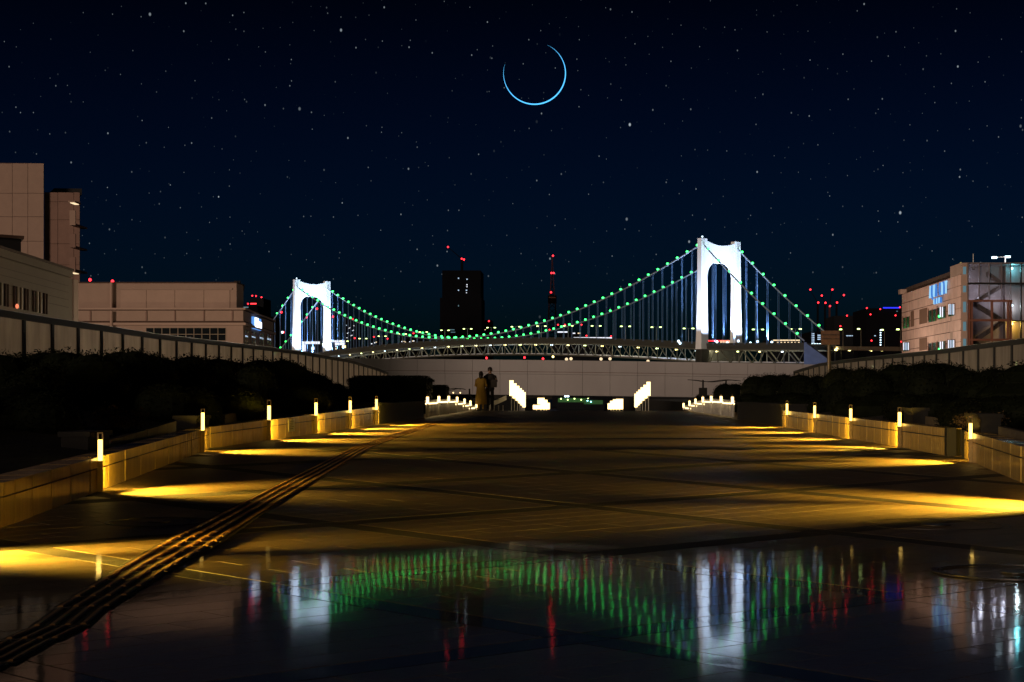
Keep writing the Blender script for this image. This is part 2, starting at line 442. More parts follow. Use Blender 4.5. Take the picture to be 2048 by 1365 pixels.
pieces.sort(key=lambda p: p[0])
def paver(mb, cs, th=.013, wob=.00012):
    top = [c + Vector((0, 0, rnd.uniform(-wob, wob))) for c in cs]
    if (top[1] - top[0]).cross(top[3] - top[0]).z < 0: top = top[::-1]
    return mb.hexa([c - Vector((0, 0, th)) for c in top], top)
for d, cs in pieces[:300]:
    paver(MB(), cs).build('paver', M['paving'], plaza)
mb = MB()
for d, cs in pieces[300:]: paver(mb, cs)
if pieces[300:]: tag(mb.build('far_pavers', M['paving'], plaza), kind='stuff')
def band_run(fix, lo, hi, along_a):
    """one straight dark band, split where it meets the other family"""
    n = 6
    for s in range(lo, hi):
        for q in range(n):
            t0 = s + (.051 if q == 0 else .05 + .9 * q / n); t1 = s + .05 + .9 * (q + 1) / n
            mk = (lambda t, w: lat_ground(t, fix + w)) if along_a else (lambda t, w: lat_ground(fix + w, t))
            cs = [mk(t0, -.046), mk(t1, -.046), mk(t1, .046), mk(t0, .046)]
            yield cs
        # crossing stone
        if along_a:
            yield [lat_ground(s - .046, fix - .046), lat_ground(s + .046, fix - .046), lat_ground(s + .046, fix + .046), lat_ground(s - .046, fix + .046)]
for fix in range(-6, 6):
    for along in (True, False):
        for cs in band_run(fix, -6, 6, along):
            if any(c is None for c in cs): continue
            c = sum(cs, Vector()) / 4
            px = CX + c.x / c.y * F
            if c.y > 16.9 or c.x < edge_x(LW, c.y) - .05 or c.x > edge_x(RW, c.y) + .05 or px < -500 or px > 2560: continue
            paver(MB(), cs,  .013, .0001).build('band_stone', M['paving_band'], plaza)

# drain channel across the plaza, with a second dark stone line behind it
dr = thing('drain_channel', (0, 17.0, 0), 'dark narrow drain channel crossing the whole plaza', 'drain')
for k in range(30):
    x0 = -4.5 + 8.45 * k / 30
    MB().box(x0 + .004, x0 + .2776, 16.72, 17.14, .0, .004).build('grate', M['dark_metal'], dr)
ln = thing('stone_line', (0, 19.9, 0), 'dark stone line across the plaza beyond the drain', 'paving line')
for k in range(20):
    x0 = -4.4 + 8.3 * k / 20
    MB().box(x0 + .003, x0 + .412, 20.6, 20.95, .0, .004).build('stone', M['paving_band'], ln)

# tactile paving
path_px = [(-190, 1412), (-30, 1331), (60, 1283), (118, 1256), (165, 1218), (300, 1133), (470, 1035), (610, 957), (722, 896), (800, 869), (880, 844)]
pw = [G(*p) for p in path_px]
tp = thing('tactile_paving', pw[3], 'strip of four raised brown guide bars running diagonally to the far end', 'tactile paving')
def samp(step):
    out = []
    for a, b in zip(pw, pw[1:]):
        n = max(1, int(round((b - a).length / step)))
        for q in range(n): out.append(a.lerp(b, q / n))
    out.append(pw[-1]); return out
sp = samp(.27)
for a, b in zip(sp, sp[1:]):
    d = (b - a); L = d.length; d.normalize(); sd = Vector((d.y, -d.x, 0)).normalized()
    half = min(.118, .021 * a.y)
    kk = half / .125
    tile = MB()
    a2, b2 = a + d * .004, b - d * .004
    up = Vector((0, 0, .004))
    tile.hexa([a2 - sd * half - up, a2 + sd * half - up, b2 + sd * half - up, b2 - sd * half - up][::-1], [a2 - sd * half + up, a2 + sd * half + up, b2 + sd * half + up, b2 - sd * half + up][::-1])
    tl = tile.build('tile', M['tactile_base'], tp)
    for q in range(4):
        o = sd * (-.094 + .0627 * q) * kk
        bar = MB(); p0, p1 = a2 + o + d * .008 + up, b2 + o - d * .008 + up; w, w2, h = sd * .0135 * kk, sd * .008 * kk, Vector((0, 0, .006 * kk))
        bar.hexa([p0 - w, p0 + w, p1 + w, p1 - w], [p0 - w2 + h + d * .006, p0 + w2 + h + d * .006, p1 + w2 + h - d * .006, p1 - w2 + h - d * .006])
        bar.build('guide_bar', M['tactile'], tl)

# access covers
def cover(px, py, r, label, ry=1.0, wide=.93):
    c = G(px, py); t = thing('access_cover', c, label, 'access cover')
    def ring(r0, r1, h, name, m, n=40):
        mb = MB(); vs = []
        for rr, z in ((r0, .003), (r0, h), (r1, h), (r1, .003)):
            for i in range(n):
                x, y = c.x + rr * math.cos(2 * math.pi * i / n), c.y + rr * ry * math.sin(2 * math.pi * i / n)
                vs.append((x, y, gz(x, y) + z))
        fs = [(j * n + i, j * n + (i + 1) % n, (j + 1) * n + (i + 1) % n, (j + 1) * n + i) for j in range(3) for i in range(n)]
        return mb.add(vs, fs).build(name, m, t)
    ring(r, r * wide, .006 if wide < .95 else .0035, 'rim', M['manhole_iron'])
    ring(r * .90, r * .885, .005, 'inner_ring', M['manhole_iron'])
    k = MB(); n = 20
    pts = [(c.x + .055 * r / .27 * math.cos(2 * math.pi * i / n), c.y + .055 * ry * r / .27 * math.sin(2 * math.pi * i / n)) for i in range(n)]
    k.hexa([(x, y, gz(x, y) + .002) for x, y in pts], [(x, y, gz(x, y) + .006) for x, y in pts]).build('lifting_plate', M['manhole_iron'], t)
cover(318, 1045, .265, 'round paved access cover beside the strip of guide bars')
cover(2035, 1147, .26, 'round paved access cover with dark ring near the wall opening side', 1.1)
cover(1872, 1051, .36, 'faint wide access cover lying on a dark paving band', 1.0, .972)

# ------------------------------------------------------------------ low clad walls
def clad_wall(label, segs, side):
    """segs: [(P0, P1, h0, h1, panels)], side: +1 if the plaza lies towards +X"""
    p0 = segs[0][0]
    t = thing('low_wall', (p0[0], p0[1], 0), label, 'wall')
    for (a, b, h0, h1, n) in segs:
        A, B = Vector((a[0], a[1], 0)), Vector((b[0], b[1], 0)); d = (B - A).normalized()
        nrm = Vector((d.y, -d.x, 0)) * (1 if (Vector((d.y, -d.x, 0)).x > 0) == (side > 0) else -1)
        za, zb = gz(*a) - .02, gz(*b) - .02
        core = MB(); q = [A, B, B - nrm * .16, A - nrm * .16]
        z0 = [za, zb, zb, za]; z1 = [za + .02 + h0 - .012, zb + .02 + h1 - .012] ; z1 = [z1[0], z1[1], z1[1], z1[0]]
        core.hexa([v + Vector((0, 0, z)) for v, z in zip(q, z0)], [v + Vector((0, 0, z)) for v, z in zip(q, z1)]).build('core', M['wall_core'], t)
        for k in range(n):
            def sp_of(u):      # panels get longer towards the far end of the near stretch
                return u if h1 - h0 > .05 or n < 10 else u ** 1.45
            f0, f1 = sp_of((k + .022) / n), sp_of((k + .978) / n)
            P, Q = A.lerp(B, f0), A.lerp(B, f1)
            zP, zQ = gz(P.x, P.y), gz(Q.x, Q.y)
            hP, hQ = h0 + (h1 - h0) * f0, h0 + (h1 - h0) * f1
            jit = rnd.uniform(0, .0025)
            for nm, l0, l1 in (('panel', .0, .66), ('coping_panel', .70, 1.0)):
                lo = [P, Q, Q + nrm * (.022 + jit), P + nrm * (.022 + jit)]
                zs0 = [zP + hP * l0, zQ + hQ * l0] ; zs1 = [zP + hP * l1, zQ + hQ * l1]
                if nm == 'coping_panel': lo = [P - nrm * .16, Q - nrm * .16, Q + nrm * (.022 + jit), P + nrm * (.022 + jit)]
                if nm == 'coping_panel': lo = [v for v in lo]
                MB().hexa([v + Vector((0, 0, z)) for v, z in zip(lo, [zs0[0], zs0[1], zs0[1], zs0[0]])],
                          [v + Vector((0, 0, z)) for v, z in zip(lo, [zs1[0], zs1[1], zs1[1], zs1[0]])]).build(nm, M['wall_panel'], t)
    return t
clad_wall('low bronze panelled wall carrying the notice plate and six lamps in view',
          [((-2.36, 3.9), (-2.85, 6.87), .215, .22, 5), ((-2.85, 6.87), (-4.50, 16.95), .22, .255, 14), ((-4.51, 17.0), (-4.42, 30.6), .26, .39, 26)], 1)
clad_wall('low bronze panelled wall broken by a narrow dark opening',
          [((2.24, 4.0), (3.30, 10.4), .25, .267, 9), ((3.30, 10.4), (3.92, 14.2), .267, .285, 7), ((3.93, 15.0), (4.16, 28.6), .293, .33, 26)], -1)
# posts and dark recess at the opening
op = thing('wall_opening', (3.95, 14.6, 0), 'narrow opening between two dark posts in the low wall', 'opening')
MB().box(3.90, 4.0, 14.2, 14.3, 0, .29).build('post', M['dark_metal'], op)
MB().box(3.90, 4.0, 14.88, 14.98, 0, .30).build('post', M['dark_metal'], op)
MB().box(4.10, 4.16, 14.2, 15.0, 0, .2).build('back_panel', M['wall_panel'], op)
# notice plate
pl = Plane(LW[2], LW[3])
q = pl.quad(573, 585, 839, 864)
nt_ = thing('notice_plate', q[3], 'small pale notice plate fixed on the low wall', 'notice')
MB().slab(q, pl.n, .034, -.026).build('plate', M['notice'], nt_)
for k in range(5):
    w = [q[0].lerp(q[3], .15 + .15 * k), q[1].lerp(q[2], .15 + .15 * k), q[1].lerp(q[2], .21 + .15 * k), q[0].lerp(q[3], .21 + .15 * k)]
    w2 = [w[0].lerp(w[1], .15), w[1].lerp(w[0], .15 + .1 * (k % 3)), w[2].lerp(w[3], .15 + .1 * (k % 3)), w[3].lerp(w[2], .15)]
    MB().slab(w2, pl.n, .0355, -.034).build('print_line', M['notice_print'], nt_)

# bollard lamps on the walls
def wall_lamp(poly, px, ytop, y0, y1, label, group, side, Y=None, boost=1.0):
    if Y is None:
        Y = 5.0
        for _ in range(60):
            Y2 = edge_x(poly, Y) * F / (px - CX)
            Y = Y * .5 + Y2 * .5
    X = edge_x(poly, Y); e = .05
    d = Vector((edge_x(poly, Y + e) - edge_x(poly, Y - e), 2 * e, 0)).normalized()
    n = Vector((d.y, -d.x, 0)); n = n if n.x * side > 0 else -n
    gzz = gz(X, Y)
    zt = ZC + (CY - ytop) / F * Y; z0 = ZC + (CY - y0) / F * Y; z1 = ZC + (CY - y1) / F * Y
    w = .0175 * (zt - gzz) / .42
    c = Vector((X, Y, 0)) + n * (.027 + w)
    t = thing('bollard_lamp', (c.x, c.y, gzz), label, 'lamp', group)
    def bx(x, za, zb): return [c + d * sx * x + n * sy * x + Vector((0, 0, za)) for sx, sy in ((-1, -1), (1, -1), (1, 1), (-1, 1))], [c + d * sx * x + n * sy * x + Vector((0, 0, zb)) for sx, sy in ((-1, -1), (1, -1), (1, 1), (-1, 1))]
    MB().hexa(*bx(w * .95, gzz, z1)).build('post', M['bollard_metal'], t)
    MB().hexa(*bx(w * .8, z1, z0)).build('diffuser', M['lamp_warm'], t)
    fr = MB()
    for sx in (-1, 1):
        for sy in (-1, 1):
            o = c + d * sx * w * .9 + n * sy * w * .9
            fr.tube(o + Vector((0, 0, z0)), o + Vector((0, 0, zt)), w * .14, n=4)
    tag(fr.build('head_frame', M['bollard_metal'], t), kind='stuff')
    MB().hexa(*bx(w * 1.0, zt - (zt - z0) * .18, zt)).build('cap', M['bollard_metal'], t)
    # the lamp throws its light down on to the paving
    H = (z0 + z1) / 2 - gzz
    lp = c + n * (w * 1.3) + Vector((0, 0, gzz + H * .9 - gzz * 0))
    lp.z = gzz + H
    s = H / .30
    for sk_ in (-.5, .5):
        lamp('SPOT', t, lp, boost * 580 * s * s, (1.0, .58, .055), aim=lp + n * 1.0 + d * sk_ + Vector((0, 0, -.62)), spot_size=R(63), spot_blend=1.0, shadow_soft_size=.05)
    ax_ = d if d.y > 0 else -d
    wp = lp + n * .16 - Vector((0, 0, H * .5))
    lamp('SPOT', t, wp, 60.0 * s * s, (1.0, .60, .06), aim=wp + ax_ * 1.0 - n * .62 - Vector((0, 0, .02)), spot_size=R(88), spot_blend=.8, shadow_soft_size=.04)
    return t
GL = 'bollard lamps along the wall with the notice plate'; GR = 'bollard lamps along the wall with the opening'
for k, (px, a, b, c_) in enumerate([(187, 865, 880, 922), (397, 818, 826, 861), (531, 800, 812, 840), (626, 797, 806, 831), (695, 794, 802, 826), (748, 793, 799, 820)]):
    wall_lamp(LW, px, a, b, c_, f'{ORD[k]} lit bollard lamp, counted from the near end, on wall with notice plate', GL, 1)
for k, (px, a, b, c_) in enumerate([(1951, 833, 847, 878), (1807, 815, 825, 853), (1708, 810, 818, 842), (1635, 805, 812, 836), (1579, 802, 808, 830)]):
    wall_lamp(RW, px, a, b, c_, f'{ORD[k]} lit bollard lamp, counted from the near end, on wall with opening', GR, -1)
# the next lamp of each row stands just outside the frame; its pool of light is in the picture
wall_lamp(LW, 0, 947, 975, 1046, 'bollard lamp just out of view whose light pool lies at the left edge', GL, 1, Y=4.95, boost=4.0)
wall_lamp(RW, 0, 868, 884, 928, 'bollard lamp just out of view whose light pool lies at the right edge', GR, -1, Y=8.2, boost=1.5)

# ------------------------------------------------------------------ ground beyond, berms, sea
tag(MB().add([(-9000, 57, -16), (9000, 57, -16), (9000, 9000, -16), (-9000, 9000, -16)], [(0, 1, 2, 3)]).build('sea_water', M['sea']), 'dark night water of the bay', kind='structure')
def land(name, poly, z0, z1, label): tag(MB().prism(poly, z0, z1).build(name, M['soil']), label, kind='structure')
land('land_west', [(-400, -20), (-6.0, -20), (-6.0, 57), (-9.5, 62), (-9.5, 300), (-400, 300)], -16.5, -.03, 'dark ground under the buildings beside the plaza, notice plate side')
land('land_east', [(400, -20), (6.0, -20), (6.0, 57), (9.5, 62), (9.5, 420), (400, 420)], -16.5, -.03, 'dark ground under the building with the lit sign')
land('shore', [(-9000, 5200), (9000, 5200), (9000, 5600), (-9000, 5600)], -16.5, 2, 'dark far shore of the bay')
def berm(name, sgn, label):
    poly = LW if sgn < 0 else RW
    ys = [4, 6.9, 10, 14, 17, 20, 25, 30, 36, 42, 50, 57, 64, 68]
    vs, fs = [], []
    for y in ys:
        x0 = abs(edge_x(poly, min(y, 28))) + .17
        x0 = max(x0, 5.0) if y > 30 else x0
        k = 1.0 if y < 52 else max(.3, 1 - (y - 52) / 18)
        for f, z in ((0, .20), (.25, .35), (.6, .75), (1, .98), (1.06, -.1)):
            vs.append((sgn * (x0 + (9.05 - x0) * f), y, (z * k if z > 0 else z)))
    for i in range(len(ys) - 1):
        for j in range(4): fs.append((i * 5 + j, i * 5 + j + 1, (i + 1) * 5 + j + 1, (i + 1) * 5 + j))
    tag(MB().add(vs, fs).build(name, M['soil'], smooth=True), label, kind='structure')
berm('planting_terrain_west', -1, 'planted bank rising to the fence behind the wall with the notice plate')
berm('planting_terrain_east', 1, 'planted bank rising to the fence behind the wall with the opening')

# planter kerbs and blocks behind the walls
def planter(name, label, pts, cat):
    t = thing(name, pts[0][0], label, cat)
    for (A, B, h, w) in pts:
        A, B = Vector(A), Vector(B); d = (B - A); n = max(1, int(d.length / .5)); s = Vector((d.y, -d.x, 0)).normalized() * w
        for k in range(n):
            p, q = A.lerp(B, (k + .01) / n), A.lerp(B, (k + .99) / n)
            MB().hexa([p - s - Vector((0, 0, .25)), q - s - Vector((0, 0, .25)), q + s - Vector((0, 0, .25)), p + s - Vector((0, 0, .25))], [p - s + Vector((0, 0, h)), q - s + Vector((0, 0, h)), q + s + Vector((0, 0, h)), p + s + Vector((0, 0, h))]).build('kerb_block', M['kerb_stone'], t)
planter('planter_kerb', 'stone planter kerb behind the wall, nearest to the camera', [(W(-60, 968, 9.6), W(122, 912, 10.9), .04, .03)], 'kerb')
planter('planter_kerb', 'stone planter kerb below the brown twiggy shrub', [(W(214, 890, 12.2), W(347, 850, 15.6), .04, .03)], 'kerb')
planter('planter_kerb', 'short stone planter kerb by the wall bend', [(W(445, 834, 19.5), W(482, 828, 21.5), .03, .03)], 'kerb')
planter('planter_kerb', 'stone planter kerb behind the near end of the wall with opening', [(W(2003, 862, 13.0), W(2080, 880, 11.4), .04, .03)], 'kerb')
planter('planter_kerb', 'stone planter kerb behind the wall opening', [(W(1855, 838, 17.5), W(1945, 850, 15.3), .03, .03)], 'kerb')
def dark_box(px0, px1, y0, y1, Y, dep, label):
    a, b = W(px0, y0, Y), W(px1, y1, Y)
    t = thing('planter_block', ((a.x + b.x) / 2, Y, b.z), label, 'planter')
    MB().box(a.x, b.x, Y, Y + dep, b.z - .3, a.z - .04).build('body', M['dark_block'], t)
    MB().box(a.x - .02, b.x + .02, Y - .02, Y + dep + .02, a.z - .04, a.z).build('coping', M['dark_block'], t)
dark_box(122, 176, 864, 935, 10.9, .5, 'dark block behind the lamp nearest the camera')
dark_box(349, 392, 832, 872, 16.9, .6, 'dark block behind the second lamp on the plated wall')
def side_block(x0, x1, y0, y1, h, label):
    t = thing('planter_block', ((x0 + x1) / 2, y0, 0), label, 'planter')
    MB().box(x0, x1, y0, y1, -.02, h - .05).build('body', M['dark_block'], t)
    MB().box(x0 - .03, x1 + .03, y0 - .03, y1 + .03, h - .05, h).build('coping', M['dark_block'], t)
side_block(-5.6, -4.42, 30.9, 39.6, .47, 'long dark planter block at the end of the plated wall')
side_block(4.16, 5.4, 28.9, 37.0, .46, 'long dark planter block at the end of the opened wall')
dark_box(1962, 2002, 828, 872, 13.6, .5, 'dark block behind the near lamp on the opened wall')
dark_box(1826, 1856, 816, 846, 17.6, .5, 'dark block behind the second lamp on the opened wall')

# ------------------------------------------------------------------ shrubs
def leaf_mesh(name, n, seed, leaf=.06, sparse=False, boxy=False):
    r = random.Random(seed); vs, fs = [], []
    lobes = [(Vector((r.uniform(-.55, .55), r.uniform(-.5, .5), r.uniform(.25, .62))), r.uniform(.30, .46)) for _ in range(9)] + [(Vector((0, 0, .45)), .55)]
    if not sparse and not boxy:
        mb = MB(); mb.ball((0, 0, .40), .66, .42, 14, 8)
        for c_, r_ in lobes: mb.ball(c_, r_ * .96, None, 14, 9)
        vs += [Vector(v) for v in mb.v]; fs += mb.f
    if boxy:
        mb = MB(); mb.box(-.93, .93, -.9, .9, 0, .93); vs += [Vector(v) for v in mb.v]; fs += mb.f
    for _ in range(n):
        if boxy:
            f = r.random()
            p = Vector((r.uniform(-1, 1), r.uniform(-.95, .95), r.uniform(0, 1)))
            if f < .45: p.z = r.uniform(.93, 1.0)
            elif f < .85: p.y = -r.uniform(.9, 1.0)
            else: p.x = r.choice((-1, 1)) * r.uniform(.92, 1.0)
            e = max(abs(p.x), abs(p.y)); 
            if p.z > .9 and e > .85: p.z -= (e - .85) * .7
            nrm = Vector((r.gauss(0, 1), r.gauss(0, 1), r.gauss(0, 1))).normalized()
        else:
            c, rad = r.choice(lobes)
            d = Vector((r.gauss(0, 1), r.gauss(0, 1), r.gauss(.35, 1))).normalized()
            p = c + d * rad * (r.uniform(.2, 1.05) if sparse else r.uniform(.93, 1.09))
            if p.z < 0: p.z = r.uniform(0, .1)
            nrm = (d + Vector((r.gauss(0, .6), r.gauss(0, .6), r.gauss(0, .6)))).normalized()
        a = nrm.orthogonal().normalized(); a = Matrix.Rotation(r.uniform(0, 6.28), 3, nrm) @ a; b = nrm.cross(a)
        l = leaf * r.uniform(.6, 1.3); w = l * .42
        o = len(vs)
        vs += [p - a * l * .5, p + b * w * .5 + nrm * l * .06, p + a * l * .5, p - b * w * .5 + nrm * l * .06]
        fs.append((o, o + 1, o + 2, o + 3))
    me = bpy.data.meshes.new(name); me.from_pydata([tuple(v) for v in vs], [], fs); me.update(); return me
def stem_mesh(name, seed, n=7):
    r = random.Random(seed); mb = MB()
    for _ in range(n):
        a = r.uniform(0, 6.28); m = Vector((math.cos(a) * .15, math.sin(a) * .15, .3)); e = Vector((math.cos(a) * .45, math.sin(a) * .45, r.uniform(.55, .8)))
        mb.path([(0, 0, -.2), m, e], [.03, .02, .008], 5)
    me = bpy.data.meshes.new(name); me.from_pydata(mb.v, [], mb.f); me.update(); return me
FOL = [leaf_mesh('foliage', 9000, s, .046) for s in (1, 2, 3, 4)]
HED = [leaf_mesh('foliage', 11000, 11, .035, boxy=True)]
TWG = [leaf_mesh('foliage', 1500, 21, .085, True), leaf_mesh('foliage', 1500, 22, .085, True)]
STM = [stem_mesh('stem', s) for s in (5, 6)]
def shrub(px, ytop, Y, rx, ry, label, name='shrub', fol=None, m='leaf_dark', group='clipped shrubs on the banks', zb=None, rot=None):
    top = W(px, ytop, Y)
    zb = max(.1, top.z - max(rx * 1.1, .5)) if zb is None else zb
    t = thing(name, (top.x, Y, zb), label, 'shrub', group)
    link('foliage', fol or rnd.choice(FOL), M[m], t)
    link('stem', rnd.choice(STM), M['bark'], t)
    t.scale = (rx, ry, top.z - zb)
    t.rotation_euler = (0, 0, rnd.uniform(0, 6.28) if rot is None else rot)
    return t
for (px, y, Y, rx, lab) in [
    (-10, 704, 17.5, 1.25, 'large dark rounded shrub under the first fence panels at the picture edge'),
    (128, 700, 19.5, 1.25, 'large dark rounded shrub below the second and third fence panels'),
    (240, 700, 21.0, 1.1, 'dark rounded shrub behind the brown twiggy shrub'),
    (335, 716, 22.5, 1.0, 'dark rounded shrub in the dip of the shrub row on the plated bank'),
    (435, 714, 25.5, 1.15, 'dark rounded shrub below the fence above the wall bend'),
    (520, 717, 29.0, 1.25, 'dark rounded shrub behind the third lamp on the plated bank'),
    (590, 733, 33.0, 1.05, 'dark rounded shrub sloping down behind the fourth lamp'),
    (640, 752, 35.5, .75, 'small dark shrub at the low end of the shrub row on the plated bank'),
    (40, 770, 13.2, .95, 'dark shrub leaning over the near planter kerb'),
    (330, 770, 18.6, .95, 'dark shrub just behind the second lamp'),
    (455, 765, 21.5, 1.0, 'dark low shrub between second and third lamp'),
    (570, 775, 26.0, 1.0, 'dark low shrub behind the notice plate'),
    (660, 785, 31.0, .95, 'dark low shrub behind the fifth lamp'),
    (728, 783, 35.0, .9, 'dark low shrub before the clipped hedge'),
    (2060, 724, 19.5, 1.2, 'large dark shrub at the picture edge before the right fence'),
    (1985, 736, 21.0, .85, 'dark shrub in the dip below the sloping fence panels'),
    (1880, 724, 24.0, 1.15, 'tall dark rounded shrub in the middle of the opened bank'),
    (1800, 726, 26.5, 1.2, 'dark rounded shrub before the clad building'),
    (1728, 736, 29.0, 1.0, 'dark rounded shrub just beyond the sign pole'),
    (1690, 755, 31.0, .7, 'small dark shrub at the foot of the sign pole'),
    (1600, 748, 38.5, 1.1, 'dark rounded shrub nearer to the girder than the sign pole'),
    (1540, 748, 45.5, 1.2, 'dark rounded shrub below the end of the right fence'),
    (1470, 767, 52.5, 1.0, 'dark shrub beside the curved bar rack'),
    (1405, 787, 62.0, .7, 'low dark shrub at the far end of the opened bank'),
    (2000, 790, 15.8, .9, 'dark low shrub behind the near lamp on the opened bank'),
    (1880, 785, 20.0, .95, 'dark low shrub behind the wall opening'),
    (1770, 780, 24.0, 1.0, 'dark low shrub behind the second lamp on the opened bank'),
    (1660, 785, 29.5, 1.0, 'dark low shrub behind the third lamp on the opened bank'),
    (1575, 785, 34.0, 1.0, 'dark low shrub behind the last lamp on the opened bank'),
    (1500, 786, 44.0, .7, 'dark low shrub above the long dark block'),
]:
    shrub(px, y, Y, rx, rx * .95, lab)
shrub(240, 806, 14.6, .40, .42, 'brown twiggy shrub lit by the lamps behind the near kerb', 'twiggy_shrub', TWG[0], 'leaf_brown', 'brown shrubs', zb=.22)
shrub(1957, 822, 15.2, .36, .40, 'brown twiggy shrub lit by the near lamp on the opened bank', 'twiggy_shrub', TWG[1], 'leaf_brown', 'brown shrubs', zb=.22)
def hedge(px0, px1, yt, Y, dep, zb, label):
    a, b = W(px0, yt, Y), W(px1, yt, Y)
    t = thing('clipped_hedge', ((a.x + b.x) / 2, Y + dep, zb), label, 'hedge', 'clipped box hedges')
    link('foliage', HED[0], M['leaf_dark'], t); t.scale = ((b.x - a.x) / 2, dep, a.z - zb)
    link('stem', STM[0], M['bark'], t)
hedge(692, 858, 751, 44.0, 1.0, .05, 'long box clipped dark hedge before the pale girder')
hedge(845, 893, 770, 50.5, .7, .05, 'shorter box clipped dark hedge stepping down from the long one')
hedge(885, 944, 789, 62.5, .6, .0, 'lowest clipped dark hedge behind the lit railing')

# ------------------------------------------------------------------ fences with frosted glass panels
def fence(sgn, posts, tops, label):
    XF = 9.0
    def Yof(px): return XF * F / abs(px - CX)
    def ztop(px):
        for (x0, y0), (x1, y1) in zip(tops, tops[1:]):
            if min(x0, x1) <= px <= max(x0, x1):
                y = y0 + (y1 - y0) * (px - x0) / (x1 - x0); break
        else: y = tops[0][1] if abs(px - tops[0][0]) < abs(px - tops[-1][0]) else tops[-1][1]
        return ZC + (CY - y) / F * Yof(px)
    p0 = posts[0]
    t = thing('glass_fence', (sgn * XF, Yof(p0), .9), label, 'fence')
    for px in posts:
        Y, z = Yof(px), ztop(px); zb = z - 1.12
        MB().box(sgn * XF - .035, sgn * XF + .035, Y - .055, Y + .055, zb - .15, z - .05).build('post', M['dark_metal'], t)
    for a, b in zip(posts, posts[1:]):
        Ya, Yb, za, zb_ = Yof(a), Yof(b), ztop(a), ztop(b)
        x = sgn * XF
        def strip(w, ua, ub, y0, y1): return [(x - w, y0, za - ua), (x + w, y0, za - ua), (x + w, y1, zb_ - ua), (x - w, y1, zb_ - ua)], [(x - w, y0, za - ub), (x + w, y0, za - ub), (x + w, y1, zb_ - ub), (x - w, y1, zb_ - ub)]
        MB().hexa(*strip(.03, .010, .0, Ya, Yb)).build('top_rail', M['rail_metal'], t)
        MB().hexa(*strip(.05, .115, .0105, Ya, Yb)).build('head_rail', M['dark_metal'], t)
        lo, hi = strip(.012, 1.05, .117, Ya + .057, Yb - .057)
        MB().hexa(lo, hi).build('glass_panel', M['fence_glass'], t)
        MB().hexa(*strip(.03, 1.10, 1.052, Ya + .036, Yb - .036)).build('bottom_rail', M['dark_metal'], t)
lp = [CX - 1000.0 / v for v in [0.849 + .048 * k for k in range(0, 38)]]
lp = [-17] + [CX - 1000.0 / (0.897 + .0485 * k) for k in range(36)]
fence(-1, lp, [(-40, 612), (0, 619), (97, 635), (200, 650), (313, 668), (435, 682), (521, 692), (607, 704), (699, 720), (750, 735), (783, 748), (830, 765)], 'long frosted glass fence with dark posts on the bank of the plated wall')
rp = [CX + 1000.0 / (1.057 + .049 * k) for k in range(27)]
fence(1, rp, [(2110, 668), (2048, 677), (1968, 687), (1898, 697), (1827, 705), (1757, 712), (1687, 720), (1640, 727), (1580, 745), (1540, 757)], 'frosted glass fence with dark posts on the bank of the opened wall')

def street_lantern(X, Y, z, power, label, group, color=(1.0, .80, .52)):
    t = thing('street_lantern', (X, Y, 0), label, 'street lamp', group)
    MB().tube((X, Y, -.03), (X, Y, z - .2), .06, .045, 8).build('pole', M['pole_metal'], t)
    MB().tube((X, Y, z - .2), (X, Y, z + .12), .09, .13, 10).build('lamp_globe', M['light_yellowgreen'], t)
    MB().tube((X, Y, z + .12), (X, Y, z + .2), .19, .05, 10).build('hood', M['dark_metal'], t)
    lamp('POINT', t, (X, Y - .3, z - .3), power, color, shadow_soft_size=.15)
for k, (X, Y, z) in enumerate(((-15.5, 27, 2.0), (-16, 36, 1.75), (-17, 46, 1.9), (-18, 57, 1.9), (-19.5, 68, 2.2))):
    street_lantern(X, Y, z, 420, f'{ORD[k]} street lantern, from the near end, glimpsed through the long glass fence', 'lanterns behind the long fence')
for k, (X, Y, z) in enumerate(((15.5, 33, 1.6), (17, 46, 1.75), (18, 58, 1.9))):
    street_lantern(X, Y, z, 420, f'{ORD[k]} street lantern, from the near end, behind the fence before the clad building', 'lanterns behind the shorter fence')
street_lantern(-21, 92, 2.6, 2200, 'street lantern between the olive block and the long hall', 'lanterns by the halls')
street_lantern(-24, 118, 3.2, 2500, 'street lantern before the long hall', 'lanterns by the halls')
street_lantern(41, 196, 4.6, 4500, 'street lantern before the clad building, nearer one', 'lanterns by the clad building', (1, .84, .66))
street_lantern(43, 222, 5.0, 4500, 'street lantern before the clad building, farther one', 'lanterns by the clad building', (1, .84, .66))

